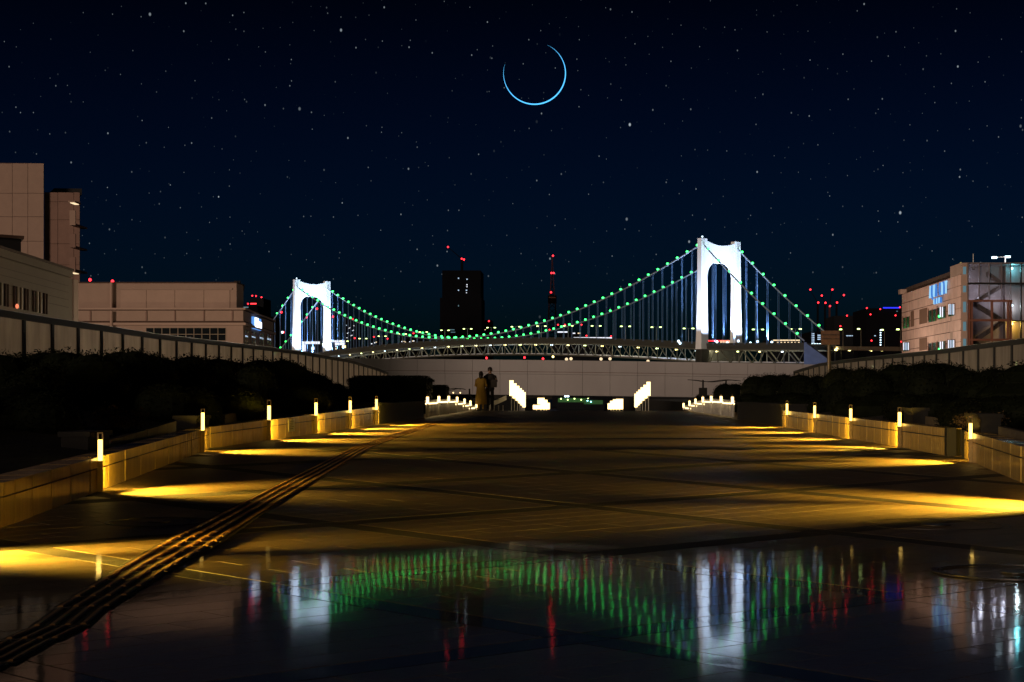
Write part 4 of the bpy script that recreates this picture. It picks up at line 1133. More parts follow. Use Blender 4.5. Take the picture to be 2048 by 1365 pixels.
ls2 = thing('lit_lettering', pr_.hit(1881, 608), 'smaller lit line ODAIBA below the large lettering', 'sign')
letters('ODAIBA', 1873.5, 1889, pr_.hit(1888, 605.5).z, pr_.hit(1888, 594).z - pr_.hit(1888, 605.5).z, ls2)
# corner pier and outer stair tower, facing the camera
pc = Plane(((1922.5 - CX) / F * 199.9, 199.9), ((2060 - CX) / F * 199.9, 199.9))
c0, c1 = pc.hit(1923), pc.hit(1935)
zc_ = pc.hit(1930, 526).z
MB().box(c0.x, c1.x, 199.9, 206, -.1, zc_).build('corner_pier', M['cladding_tan'], rb)
for (y0, y1) in ((534, 549), (572, 585), (604, 625), (644, 662), (678, 692)):
    MB().slab(pc.quad(1926, 1932, y0, y1), pc.n, .1, -.004).build('window', M['win_teal'], rb)
stt = thing('stair_tower', pc.hit(1980, 700), 'louvred outer stair tower with brown steel frame', 'stair tower')
zst = pc.hit(1980, 525).z
s0, s1 = pc.hit(1935.5), pc.hit(2024)
MB().box(s0.x, s1.x, 204, 204.4, -.1, zst - .2).build('back_wall', M['stair_wall'], stt)
MB().box(s0.x, s1.x + 3, 200.2, 204, zst - .19, zst).build('roof_slab', M['louvre'], stt)
bays = [1937, 1959, 1979, 2004, 2022]
lev = [527, 567, 600, 640, 681, 712]
lv = MB()
for b0, b1 in zip(bays, bays[1:]):
    y = 528.0
    while y < 598:
        q = pc.quad(b0 + .6, b1 - .6, y, y + .9); lv.slab(q, pc.n, -.5, .62); y += 1.9
    y = 602.0
    while y < 700:
        q = pc.quad(b0 + .6, b1 - .6, y, y + .5); lv.slab(q, pc.n, -1.2, 1.28); y += 2.2
tag(lv.build('louvre_slats', M['louvre'], stt), kind='stuff')
for x in bays: MB().slab(pc.quad(x - .6, x + .6, 526, 600), pc.n, .0, .4).build('mullion', M['louvre'], stt)
for x in (1938.5, 1943.5, 1984, 2016, 2021.5): MB().slab(pc.quad(x - 1.6, x + 1.6, 600.5, 712), pc.n, .2, .3).build('frame_post', M['frame_brown'], stt)
for y in (600, 639, 678): MB().slab(pc.quad(1936, 2024, y, y + 4.2), pc.n, .25, .25).build('frame_beam', M['frame_brown'], stt)
MB().slab(pc.quad(1935.6, 2060, 566, 569), pc.n, .3, .6).build('landing_beam', M['roof_dark'], stt)
for k, (xa, ya, xb, yb) in enumerate(((1963, 600, 2016, 568), (1956, 605, 2012, 638), (1963, 678, 2016, 642), (1956, 684, 2012, 712), (1985, 545, 2014, 566))):
    A, B = pc.hit(xa, ya) + Vector((0, 2.0, 0)), pc.hit(xb, yb) + Vector((0, 2.0, 0)); u = Vector((0, 0, .32))
    MB().hexa([A - u, B - u, B - u + Vector((0, 1.2, 0)), A - u + Vector((0, 1.2, 0))], [A + u, B + u, B + u + Vector((0, 1.2, 0)), A + u + Vector((0, 1.2, 0))]).build('stair_flight', M['dark_metal'], stt)
# side landings with wall lamps
d0, d1 = pc.hit(2024.5), pc.hit(2075)
MB().box(d0.x, d1.x, 203, 203.4, -.1, zst - .3).build('landing_wall', M['stair_wall'], stt)
for (y, cname, ccol, pw_) in ((534, 'light_cyan', (.2, .85, 1), 160), (609, 'light_cool', (.8, .95, 1), 160), (646, 'light_yellow', (1, .62, .08), 260)):
    p = pc.hit(2035, y) + Vector((0, 2.6, 0))
    l = MB().ball(p, .2).build('wall_lamp', M[cname], stt)
    lamp('POINT', stt, p - Vector((0, .5, .2)), pw_, ccol, shadow_soft_size=.2)
    MB().slab(pc.quad(2024.5, 2060, y + 34 if y != 609 else 641, y + 36 if y != 609 else 643), pc.n, .0, 2.8).build('landing_slab', M['dark_metal'], stt)
MB().slab(pc.quad(2041.5, 2044, 527, 712), pc.n, .0, .4).build('landing_post', M['dark_metal'], stt)
for px in (1990, 1965, 1948, 2010):
    lamp('POINT', stt, pc.hit(px, 590 if px != 1948 else 560) + Vector((0, 2.6, 0)), 130, (.75, .78, 1.0), shadow_soft_size=.3)
# twin lamp on the roof, short signal lamp and antenna
tl = thing('roof_lamp', pc.hit(2019, 527), 'twin headed white lamp on the stair tower roof', 'lamp')
p = pc.hit(2019, 527) + Vector((0, 2, 0)); tt = pc.hit(2019, 512) + Vector((0, 2, 0))
MB().tube(p, tt, .11, .07).build('pole', M['white_paint'], tl)
a_, b_ = pc.hit(1997, 512.5) + Vector((0, 2, 0)), pc.hit(2024, 511) + Vector((0, 2, 0))
MB().tube(a_, b_, .05).build('arm', M['white_paint'], tl)
for q in (a_, b_): MB().box(q.x - .35, q.x + .35, q.y - .2, q.y + .2, q.z - .16, q.z + .12).build('lamp_head', M['light_cool'], tl)
lamp('POINT', tl, tt - Vector((0, .6, .4)), 30, (.9, .9, 1), shadow_soft_size=.2)
sl_ = thing('roof_signal', pr_.hit(1900, 541), 'small two tier yellow signal on the roof edge', 'signal')
z_ = pr_.hit(1900, 541)
MB().tube((z_.x + 1.6, z_.y, zp - .3), (z_.x + 1.6, z_.y, zp + .3), .06).build('stand', M['dark_metal'], sl_)
emitter('signal_yellow', (.62, .50, .16), .5, False)
for dz in (.45, 1.05): MB().ball((z_.x + 1.6, z_.y, zp + dz), .2, .24).build('signal_lens', M['signal_yellow'], sl_)
an = thing('roof_antenna', (r1.x + 2, 201, zp), 'thin pale antenna beside the roof corner', 'antenna')
MB().tube((r1.x + 2, 201, zp - .2), (r1.x + 2, 201, zp + 1.95), .05).build('rod', M['white_paint'], an)
MB().box(r1.x + 1.8, r1.x + 2.2, 200.8, 201.2, zp - .4, zp - .19).build('foot', M['dark_metal'], an)

# sign pole
sp_ = thing('sign_pole', (W(1658, 790, 30).x, 30, .3), 'slim pole with a dark signboard seen before the right fence', 'sign')
c = W(1658, 700, 30)
MB().tube((c.x, 30, .3), (c.x, 30, W(0, 668, 30).z), .045, .04, 10).build('pole', M['pole_metal'], sp_)
bd = MB().box(W(1641, 0, 30).x, W(1678, 0, 30).x, 29.93, 29.95, W(0, 690, 30).z, W(0, 662, 30).z).build('signboard', M['sign_back'], sp_)
for y in (670, 678): MB().box(W(1643, 0, 30).x, W(1676, 0, 30).x, 29.90, 29.928, W(0, y + 1.2, 30).z, W(0, y, 30).z).build('stiffener', M['dark_metal'], bd)
for y in (667, 685): MB().box(c.x - .055, c.x + .055, 29.951, 30.05, W(0, y + 1.2, 30).z, W(0, y, 30).z).build('clamp', M['dark_metal'], sp_)

# ------------------------------------------------------------------ suspension bridge
TR = Vector((99.5, 1000.0, 0)); TL = Vector(((623.7 - CX) / F * 1420.0, 1420.0, 0))
AX = (TL - TR).normalized(); SPAN = (TL - TR).length
PT = Vector((AX.y, -AX.x, 0))            # along the portal, towards +X
HS = 17.5
br = thing('suspension_bridge', (TR.x, TR.y, -16), 'floodlit white suspension bridge with green lit cables', 'bridge')
def B3(t, s, z): return TR + AX * t + PT * s + Vector((0, 0, z))
def deck(t):
    if t < 0: return 35.7 + .026 * t
    if t > 580: return deck(580) - .03 * (t - 580)
    return 47 - ((t - 300) / 290) ** 2 * 10.6
def tower(t, ztop, floods):
    tw = None
    zd = deck(t) - 14
    for s in (-1, 1):
        prof = [(deck(t) - 2.8, 3.8, 2.8), (deck(t) + 6, 3.5, 2.5), (ztop * .6, 3.15, 2.1), (ztop, 3.0, 1.9)]
        mb = MB(); rings = []
        for z, w, d in prof: rings.append([B3(t + dt * d, s * HS + ds * w + s * (w - 3.0) * .5, z) for ds, dt in ((-1, -1), (1, -1), (1, 1), (-1, 1))])
        vs = [v for r_ in rings for v in r_]
        fs = [(k * 4 + i, k * 4 + (i + 1) % 4, (k + 1) * 4 + (i + 1) % 4, (k + 1) * 4 + i) for k in range(len(prof) - 1) for i in range(4)] + [(0, 1, 2, 3), tuple(range(len(vs) - 4, len(vs)))]
        leg = mb.add(vs, fs).build('tower_leg', M['tower_white'], br)
        pier = [B3(t + dt * 3.0, s * HS + ds * 4.0, 0) for ds, dt in ((-1, -1), (1, -1), (1, 1), (-1, 1))]
        MB().prism([(v.x, v.y) for v in pier], -16, deck(t) - 2.82).build('tower_pier', M['deck_dark'], br)
        MB().box(*sum([[v - 1.2, v + 1.2] for v in B3(t, s * HS, 0)[:2]], []), ztop, ztop + .7).build('saddle_house', M['dark_metal'], leg)
        bz = B3(t, s * HS, ztop + 1.3)
        if s < 0: MB().ball(bz, .6).build('top_light', M['light_cool'], leg)
    # portal beam: arched below, dished above
    n = 24; lo, hi = [], []
    wi = HS - 3.0
    for i in range(n + 1):
        u = -1 + 2 * i / n; s_ = u * (wi + .2)
        rr = 9.5; e = wi - abs(s_)
        arch = ztop - 16.5 - (0 if e > rr else (rr - math.sqrt(max(0, rr * rr - (rr - e) ** 2))) * 1.25)
        top = ztop - 1.4 - (1 - u * u) * 2.6
        lo.append((s_, arch)); hi.append((s_, top))
    vs, fs = [], []
    for (s_, z) in lo: vs += [B3(t - 1.7, s_, z), B3(t + 1.7, s_, z)]
    o = len(vs)
    for (s_, z) in hi: vs += [B3(t - 1.7, s_, z), B3(t + 1.7, s_, z)]
    for i in range(n):
        a, b = 2 * i, 2 * i + 2
        fs += [(a, b, o + b, o + a), (a + 1, o + a + 1, o + b + 1, b + 1), (a, a + 1, b + 1, b), (o + a, o + b, o + b + 1, o + a + 1)]
    MB().add(vs, fs).build('portal_beam', M['tower_white'], br)
    MB().hexa([B3(t - 2, -HS - 4, zd), B3(t - 2, HS + 4, zd), B3(t + 2, HS + 4, zd), B3(t + 2, -HS - 4, zd)], [B3(t - 2, -HS - 4, deck(t) - 1), B3(t - 2, HS + 4, deck(t) - 1), B3(t + 2, HS + 4, deck(t) - 1), B3(t + 2, -HS - 4, deck(t) - 1)]).build('cross_beam', M['deck_dark'], br)
    for (dt, ds, tz, e_, side) in floods:
        p = B3(t + dt, ds, deck(t) + 2.0)
        fl = MB().ball(p, .9).build('floodlight', M['light_cool'], br)
        lamp('SPOT', br, p + Vector((0, 0, 1.2)), e_, (.60, .76, 1.0), aim=B3(t, side, tz), spot_size=R(75), spot_blend=.6, shadow_soft_size=1.0)
ZR, ZL = 111.0, 116.5
# the camera looks at the -AX face of each tower
tower(0, ZR, [(-34, -HS, 76, 3.2e5, -HS), (-34, HS, 76, 3.2e5, HS), (-14, -HS, 60, 6e4, -HS), (-14, HS, 60, 9e4, HS), (-36, 0, 102, 2.6e5, 0), (-4, -HS - 28, 74, 1.6e5, -HS), (-4, 4, 74, 1.2e5, HS), (22, -HS, 80, 1.0e5, -HS), (22, HS, 80, 1.0e5, HS)])
tower(SPAN, ZL, [(-34, -HS, 80, 4.0e5, -HS), (-34, HS, 80, 4.0e5, HS), (-14, -HS, 62, 1.2e5, -HS), (-14, HS, 62, 1.2e5, HS), (-36, 0, 108, 3.2e5, 0), (-4, -HS - 28, 76, 1.8e5, -HS), (-4, 4, 76, 1.3e5, HS)])
CTR, CTL, ZM, TM = 107.5, 109.5, 49.0, 292.0
def cable_z(t):
    if t < 0: return CTR + (36.0 - CTR) * (-t / 92.0) - 3.0 * math.sin(math.pi * min(1, -t / 92.0))
    if t > SPAN: f = (t - SPAN) / 120.0; return CTL + (36.0 - CTL) * f - 3.0 * math.sin(math.pi * min(1, f))
    return ZM + (CTR - ZM) * ((TM - t) / TM) ** 2 if t < TM else ZM + (CTL - ZM) * ((t - TM) / (SPAN - TM)) ** 2
for s in (-1, 1):
    ts = [-92 + 92 * k / 8 for k in range(8)] + [SPAN * k / 56 for k in range(57)] + [SPAN + 120 * k / 8 for k in range(1, 9)]
    MB().path([B3(t, s * HS, cable_z(t)) for t in ts], .55, 8).build('main_cable', M['bridge_cable'], br)
    hang = [10 * k for k in range(1, 56)] + [-10 * k for k in range(1, 8)] + [SPAN + 11 * k for k in range(1, 9)]
    for t in hang:
        if abs(t - SPAN) < 5: continue
        z0, z1 = deck(t) + .5, cable_z(t)
        if z1 - z0 < 1.5: continue
        for o in (-.55, .55):
            MB().tube(B3(t + o, s * HS, z0), B3(t + o, s * HS, z1), .12, n=4).build('hanger', M['hanger_steel'], br)
    gl = [5 + 9.9 * k for k in range(56)] + [-6 - 10 * k for k in range(9)] + [SPAN + 6 + 11 * k for k in range(10)]
    for t in gl:
        if t > SPAN - 3 and t < SPAN + 3: continue
        p = B3(t, s * HS, cable_z(t) + 1.2)
        MB().ball(p, .92 * (1 + .0004 * t), .78 * (1 + .0004 * t), 6, 4).build('cable_light', M['light_green'], br)
# decks and trusses
HT = 14.5
ts = [-92 + 20 * k for k in range(39)]
def strip(w0, w1, dz0, dz1, t0, t1, step=10):
    mb = MB(); n = int((t1 - t0) / step)
    for k in range(n):
        a, b = t0 + (t1 - t0) * k / n, t0 + (t1 - t0) * (k + 1) / n
        mb.hexa([B3(a, w0, deck(a) + dz0), B3(b, w0, deck(b) + dz0), B3(b, w1, deck(b) + dz0), B3(a, w1, deck(a) + dz0)], [B3(a, w0, deck(a) + dz1), B3(b, w0, deck(b) + dz1), B3(b, w1, deck(b) + dz1), B3(a, w1, deck(a) + dz1)])
    return mb
tag(strip(-16, 16, -2.6, -.4, -92, 668).build('upper_deck', M['deck_dark'], br), 'upper road deck')
tag(strip(-13.5, 13.5, -12.4, -11.2, -92, 668).build('lower_deck', M['lower_deck'], br), 'lower deck lit white from above')
for s in (-1, 1):
    strip(s * 16.02, s * 16.3, -.39, 1.6, -92, 668).build('parapet_rail', M['deck_dark'], br)
    strip(s * 14.2, s * 14.8, -3.6, -2.62, -92, 668).build('upper_chord', M['bridge_steel'], br)
    strip(s * 14.2, s * 14.8, -12.9, -11.9, -92, 668).build('lower_chord', M['bridge_steel'], br)
    for k, t in enumerate(ts):
        MB().tube(B3(t, s * HT, deck(t) - 12.2), B3(t, s * HT, deck(t) - 3.0), .42, n=4).build('truss_vertical', M['bridge_steel'], br)
        if k < len(ts) - 1:
            t2 = t + 20
            MB().tube(B3(t + 17.5, s * HT, deck(t2) - 3.2), B3(t + 8, s * HT, deck(t) - 12.2), .5, n=4).build('truss_diagonal', M['bridge_steel'], br)
            MB().tube(B3(t + 2, s * HT, deck(t) - 3.2), B3(t + 8, s * HT, deck(t) - 12.2), .34, n=4).build('truss_diagonal', M['bridge_steel'], br)
        if s < 0:
            MB().box(*sum([[v - .9, v + .9] for v in B3(t + 4, -11, 0)[:2]], []), deck(t) - 4.6, deck(t) - 3.9).build('deck_lamp', M[('light_yellow', 'light_cool', 'light_yellow', 'light_yellowgreen')[k % 4]], br)
for k in range(19):
    t = -82 + 40 * k
    lamp('AREA', br, B3(t, -12.5, deck(t) - 3.4), 1.0e4 if t < 330 else 8e3, (1.0, .86, .55) if k % 3 else (.75, .85, 1.0), aim=B3(t, 10, deck(t) - 12), shape='RECTANGLE', size=38.0, size_y=2.0)
# anchorage
anp = [(1608, 685), (1613, 685), (1662, 722), (1662, 736), (1608, 736)]
anc = thing('bridge_anchorage', W(1630, 736, 915), 'sloping blue lit concrete anchorage at the bridge end', 'anchorage')
vs = [W(x, y, 915) for x, y in anp]; MB().hexa(vs, [v + Vector((6, 28, 0)) for v in vs]).build('body', M['anchor_concrete'], anc)
e_ = [W(1613, 684.5, 914), W(1663, 721.5, 914), W(1663, 724, 914), W(1613, 687.5, 914)]
MB().hexa(e_, [v + Vector((6, 30, 0)) for v in e_]).build('edge_beam', M['roof_dark'], anc)
lamp('SPOT', anc, W(1600, 728, 880), 1.1e4, (.2, .45, 1), aim=W(1630, 715, 915), spot_size=R(100), spot_blend=.8, shadow_soft_size=1)
# lamps along the upper deck
def deck_lamp_post(loc, label, group, h=11.5):
    t = thing('street_lamp', loc, label, 'street lamp', group); p = Vector(loc)
    MB().tube(p, p + Vector((0, 0, h)), .20, .12, 6).build('pole', M['bridge_cable'], t)
    MB().tube(p + Vector((-3.2, 0, h + .3)), p + Vector((3.2, 0, h + .3)), .09, n=4).build('arm', M['bridge_cable'], t)
    for s in (-1, 1): MB().box(p.x + s * 3.2 - .85, p.x + s * 3.2 + .85, p.y - .5, p.y + .5, p.z + h - .15, p.z + h + .45).build('lamp_head', M['light_yellowgreen'], t)
    return t
first = None
for k in range(19):
    t_ = -70 + 33.5 * k
    p = B3(t_, 0, deck(t_) - .4)
    if abs(t_) < 8 or abs(t_ - SPAN) < 8: continue
    if first is None: first = deck_lamp_post(p, 'first double armed street lamp on the bridge deck, counted from the anchorage', 'street lamps on the bridge'); nl = 0
    else:
        c = copy_tree(first); c.location = p; nl += 1
        c['label'] = f'{ORD[nl]} double armed street lamp on the bridge deck, counted from the anchorage'
# approach road at the right
vr = thing('approach_viaduct', W(1740, 700, 640), 'low lit approach viaduct between the anchorage and the clad building', 'viaduct')
a, b = W(1666, 693, 760), W(1900, 695, 600)
for k in range(8):
    p, q = a.lerp(b, k / 8 + .001), a.lerp(b, (k + 1) / 8 - .001)
    MB().hexa([p - Vector((0, 0, 2.0)), q - Vector((0, 0, 2.0)), q + Vector((6, 12, -2.0)), p + Vector((6, 12, -2.0))], [p, q, q + Vector((6, 12, 0)), p + Vector((6, 12, 0))]).build('deck_segment', M['cladding_olive'], vr)
    MB().box(q.x - 1, q.x + 1, q.y + 4, q.y + 6, -16, q.z - 2.01).build('pier', M['far_dark'], vr)
for px in (1672, 1699, 1742, 1765):
    f = (px - 1666) / 234; p = a.lerp(b, f); p = Vector(((px - CX) / F * (p.y - .8), p.y - .8, p.z - 1.9)); MB().ball(p, .9, .6).build('under_lamp', M['light_yellow'], vr)
    lamp('POINT', vr, p + Vector((0, -1.5, .6)), 2500, (1, .8, .3), shadow_soft_size=.5)
for k, (px, py) in enumerate(((1686, 660), (1722, 659), (1769, 661), (1801, 660))):
    f = (px - 1666) / 234; bp = a.lerp(b, f) + Vector((2, 4, 0)); top = W(px, py, bp.y); base = Vector((top.x, bp.y, bp.z))
    t = thing('street_lamp', base, f'{ORD[k]} single armed street lamp on the approach viaduct, counted from the sign pole', 'street lamp', 'street lamps on the viaduct')
    MB().tube(base, top, .15, .1, 6).build('pole', M['pole_metal'], t)
    MB().tube(top, top + Vector((-1.2, 0, .1)), .08, n=4).build('arm', M['pole_metal'], t)
    MB().box(top.x - 1.9, top.x - .6, top.y - .4, top.y + .4, top.z - .1, top.z + .45).build('lamp_head', M['light_yellowgreen'], t)

# ------------------------------------------------------------------ far skyline
def tower_block(name, x0, x1, y0, Y, label, mat_='far_dark', wins=(), beacons=(), depth=60, setback=None, ybot=None, cat='building'):
    a, b = W(x0, y0, Y), W(x1, y0, Y)
    t = thing(name, ((a.x + b.x) / 2, Y, -16), label, cat, 'far skyline')
    MB().box(a.x, b.x, Y, Y + depth, -16, a.z).build('body', M[mat_], t)
    if setback:
        x2, x3, y2 = setback; c, d = W(x2, y2, Y), W(x3, y2, Y)
        MB().box(c.x, d.x, Y + 4, Y + depth - 4, a.z + .01, c.z).build('top_storey', M[mat_], t)
    for (px, py, w, h, m_) in wins:
        c = W(px, py, Y); k = Y / F
        MB().box(c.x - w * k / 2, c.x + w * k / 2, Y - .6, Y - .02, c.z - h * k / 2, c.z + h * k / 2).build('window', M[m_], t)
    for (px, py) in beacons:
        p = W(px, py, Y + 2); k = Y / F
        ztop_ = a.z if not setback else W(0, setback[2], Y).z
        if p.z > ztop_ + 1.5 * k: MB().tube((p.x, Y + 2, min(ztop_, p.z) - 2), p, .35 * k, n=4).build('beacon_mast', M[mat_], t)
        else: p.y = Y - 1.5 * k
        beacon(t, p, 1.55 * k)
    return t
sk = tower_block('skyscraper', 880, 963, 596, 3000, 'dark tall skyscraper with a crane on its roof', 'far_dark',
    [(917, 557, 2.2, 2.2, 'win_cool'), (934, 559, 2.4, 2.0, 'win_cool'), (934, 570, 2, 2, 'win_white'), (934, 574, 2, 1.5, 'win_white'), (917, 581, 2.2, 2.2, 'win_cool'), (933, 581, 2.6, 2.2, 'win_cool'), (933, 586, 1.6, 1.4, 'win_white'), (917, 612, 1.6, 3, 'win_teal'), (904, 660, 10, 1.6, 'win_teal'), (906, 665, 9, 1.4, 'win_teal')], (), 100, (884, 961, 541))
p, q, e = W(924, 541, 3040), W(924.5, 519, 3040), W(895, 494, 3040)
MB().box(p.x - 2.5, p.x + 2.5, 3038, 3043, W(0, 541, 3000).z - 1, q.z).build('crane_mast', M['far_dark'], sk)
MB().tube(q, e, 1.3, .9, 4).build('crane_jib', M['far_dark'], sk)
for x, y in ((923.5, 518), (928, 519.5), (896, 494.5)): beacon(sk, W(x, y, 3036), 1.8 * 3036 / F)
tower_block('office_tower', 961, 983, 641, 3100, 'narrow dark tower beside the skyscraper foot', 'far_dark', [(967, 660, 9, 1.3, 'win_warm')], [(978, 643)])
# lattice broadcast tower
lt = thing('lattice_tower', W(1104.5, 690, 3400), 'slender lattice broadcast tower with red beacons', 'tower')
Yl = 3400.0
prof = [(690, 11), (640, 7.5), (606, 6.2), (592, 5.2), (589, 4.2), (560, 2.4), (546, 1.6), (513, .6)]
for s in (-1, 1):
    for s2 in (-1, 1):
        MB().path([W(1104.5 + s * w, y, Yl) + Vector((0, s2 * w * Yl / F, 0)) for y, w in prof], [w * .17 * Yl / F + .6 for y, w in prof], 4).build('corner_leg', M['mast_red'], lt)
for (y, w), (y2, w2) in zip(prof, prof[1:]):
    n = max(1, int(abs(y - y2) / 9))
    for k in range(n):
        ya, yb = y + (y2 - y) * k / n, y + (y2 - y) * (k + 1) / n; wa, wb = w + (w2 - w) * k / n, w + (w2 - w) * (k + 1) / n
        for s in (-1, 1):
            MB().tube(W(1104.5 - s * wa, ya, Yl - wa), W(1104.5 + s * wb, yb, Yl - wb), .9, n=4).build('brace', M['far_dark'], lt)
MB().box(W(1096, 0, Yl).x, W(1113, 0, Yl).x, Yl - 10, Yl + 10, W(0, 607, Yl).z, W(0, 592, Yl).z).build('observation_deck', M['far_dark'], lt)
MB().box(W(1098, 0, Yl).x, W(1111, 0, Yl).x, Yl - 10.6, Yl - 10.05, W(0, 597, Yl).z, W(0, 595, Yl).z).build('lit_window', M['panel_brown'], lt)
for x, y in ((1106, 512), (1103, 546.5), (1107, 546.5), (1102, 585)): beacon(lt, W(x, y, Yl - 25), 1.9 * Yl / F)
wl_ = [(693 + (k * 7) % 17, 651 + (k * 5) % 34, 1.6, 1.4, 'win_white' if k % 3 else 'win_cool') for k in range(14)]
tower_block('apartment_tower', 690, 711, 637, 2600, 'slim dark apartment tower with scattered lit windows behind the bridge', 'far_dark', wl_, [(706, 639), (710, 677)])
tower_block('twin_office_block', 500, 527, 597, 2500, 'dark office block with three red beacons behind the long hall', 'far_grey', (), [(504.5, 592), (512, 592.5), (523, 595)])
tb2 = tower_block('office_annex', 484, 515, 612, 2450, 'dark annex with a red light bar behind the long hall', 'far_dark', [(492, 615, 10, 2, 'win_teal')], [(496, 608)])
a = W(501, 608, 2449); b = W(513, 608.6, 2449); MB().box(a.x, b.x, 2448, 2449, a.z - .8, a.z + 1.0).build('red_light_bar', M['light_red'], tb2)
tower_block('round_office_block', 527, 548, 634, 2550, 'low dark block just behind the end of the long hall', 'far_dark')
# slender masts with single beacons
for k, (px, py) in enumerate(((563, 625), (613, 635), (634, 618), (666, 634), (567, 665))):
    m_ = thing('beacon_mast', W(px, 720, 2300), f'{ORD[k]} thin beacon mast with red tip, from the hall, seen past the tower', 'mast', 'beacon masts')
    MB().tube(W(px, 720, 2300), W(px, py, 2300), 1.6, .7, 4).build('mast', M['far_dark'], m_); beacon(m_, W(px, py, 2296), 1.7)
    if k == 4: MB().ball(W(px - 2.5, py, 2292), 1.9).build('white_light', M['light_cool'], m_)
# low lit blocks under the bridge
def lit_row(x0, x1, y, n, w, h, m_): return [(x0 + (x1 - x0) * (k + .5) / n, y, w, h, m_) for k in range(n)]
tower_block('lit_terminal', 604, 642, 680, 2100, 'low white lit terminal seen between the legs of the far tower', 'far_grey', lit_row(604, 640, 686, 9, 3.2, 5, 'win_white') + [(608, 696, 7, 14, 'win_white'), (626, 697, 7, 6, 'win_cool')])
tower_block('lit_warehouse', 660, 694, 679, 2150, 'white lit block with yellow panel at the foot of the far tower', 'far_grey', lit_row(660, 690, 683, 7, 3.6, 3.5, 'win_white') + [(680, 688, 20, 5, 'win_white'), (688, 694, 7, 4, 'light_yellow'), (672, 693, 2.5, 3, 'win_white'), (672, 698, 2.5, 3, 'win_warm')], [(687, 705)])
for k, (x0, x1, y0, n, lab) in enumerate(((735, 758, 679, 4, 'dark block with few lit windows left of the lamp pair'), (763, 782, 686, 3, 'small dark block with lit windows and a red beacon'), (797, 846, 677, 8, 'low block with a row of lit windows behind the truss'), (1690, 1732, 640, 4, 'dark low block behind the viaduct lamps'))):
    r_ = random.Random(40 + k)
    tower_block('dark_block', x0, x1, y0, 2400 + 40 * k, lab, 'far_dark', [(r_.uniform(x0 + 3, x1 - 3), r_.uniform(y0 + 5, 700), 2.4, 1.8, r_.choice(('win_warm', 'win_white', 'win_warm'))) for _ in range(n * 2)], [((748, 674), (775, 678), (827, 667), (1679, 652))[k]])
tower_block('lit_pavilion', 1147, 1224, 674, 1900, 'long bright white pavilion roof behind the truss', 'far_grey', lit_row(1147, 1224, 677.5, 12, 6.0, 5, 'win_white'), [(1173, 672), (1222, 673)])
tower_block('lit_depot', 1104, 1136, 675, 1950, 'short white lit depot beside the long pavilion', 'far_grey', lit_row(1104, 1136, 678, 5, 6.2, 3, 'win_white'))
tower_block('lit_crown_building', 1118, 1162, 664, 2500, 'dark block with a white lit crown above the pavilion', 'far_dark', [(1125, 664.5, 20, 2.4, 'win_white'), (1148, 667, 5, 2, 'win_white'), (1158, 667, 5, 2, 'win_warm')], [(1099, 660), (1116, 650), (1130, 650), (1163, 650)])
tower_block('warm_hall', 1540, 1612, 678, 1500, 'low warm lit hall seen under the side cables', 'far_grey', lit_row(1546, 1610, 681, 10, 6, 2.2, 'win_warm') + lit_row(1552, 1608, 686, 8, 3, 3.5, 'win_warm'))
tower_block('warm_kiosk', 1404, 1466, 679, 1450, 'low warm lit building seen between the near tower legs', 'far_grey', lit_row(1440, 1464, 684, 6, 2.6, 6, 'win_warm') + [(1430, 682, 58, 1.6, 'light_red')])
tower_block('dock_building', 1620, 1658, 664, 1300, 'dark dock building with blue white lit windows behind the signboard', 'far_dark', [(1626, 668 + 3.6 * k, 5, 2, 'win_cool') for k in range(6)] + [(1638, 671 + 4 * k, 6, 2, 'win_cool') for k in range(3)] + lit_row(1622, 1658, 689, 7, 3.6, 3.2, 'light_cool') + lit_row(1634, 1656, 693, 5, 3.6, 2.4, 'win_cool'))
bb = tower_block('broad_office_block', 1733, 1806, 617, 1600, 'broad dark office block with red beacons and a blue light line', 'far_dark', [(1794, 623, 2.5, 1.6, 'win_teal'), (1690 + 60, 672, 3, 1.6, 'win_cool')] + [(1761, 661 + 4.9 * k, 2.6, 1.9, 'light_cool') for k in range(8)], [(1732.5, 617), (1759.5, 619), (1800, 615), (1740, 629.5), (1790, 631.5), (1742, 682), (1801, 684)], 80)
a, b = W(1766, 616.5, 1599), W(1798, 615.2, 1599); MB().box(a.x, b.x, 1598, 1599, a.z - .5, a.z + .9).build('blue_light_line', M['light_blue'], bb)
tower_block('wide_low_office', 1668, 1742, 632, 1750, 'wide dark low office block with one lit storey', 'far_grey', lit_row(1692, 1714, 672, 4, 4.6, 1.6, 'win_cool'), [(1693, 632), (1680, 653)])
# tower cranes
for k, (mx, my, jx, jy, red) in enumerate(((1635.5, 606, 1620, 580, 0), (1650, 606.5, 1643, 592, 0), (1659, 613, 1664, 580, 1), (1673, 606, 1687, 591, 0))):
    t = thing('tower_crane', W(mx, 690, 2000), ('dark tower crane furthest from the office block', 'second dark tower crane beside the red mast', 'tower crane with a red lit mast behind the signboard', 'dark tower crane nearest to the broad office block')[k], 'crane', 'tower cranes')
    b0, tp_, jt = W(mx, 690, 2000), W(mx, my, 2000), W(jx, jy, 2000)
    MB().box(b0.x - 1.3, b0.x + 1.3, 1999, 2001, b0.z, tp_.z).build('mast', M['mast_red' if red else 'far_dark'], t)
    MB().tube(tp_, jt, .7, .4, 4).build('jib', M['far_dark'], t)
    MB().tube(tp_, tp_ + (tp_ - jt) * .25 - Vector((0, 0, (tp_.z - jt.z) * .25)), .9, n=4).build('counter_jib', M['far_dark'], t)
    beacon(t, jt - Vector((0, 3, 0)), 1.35); beacon(t, tp_ - Vector((0, 4, 0)), 1.35)
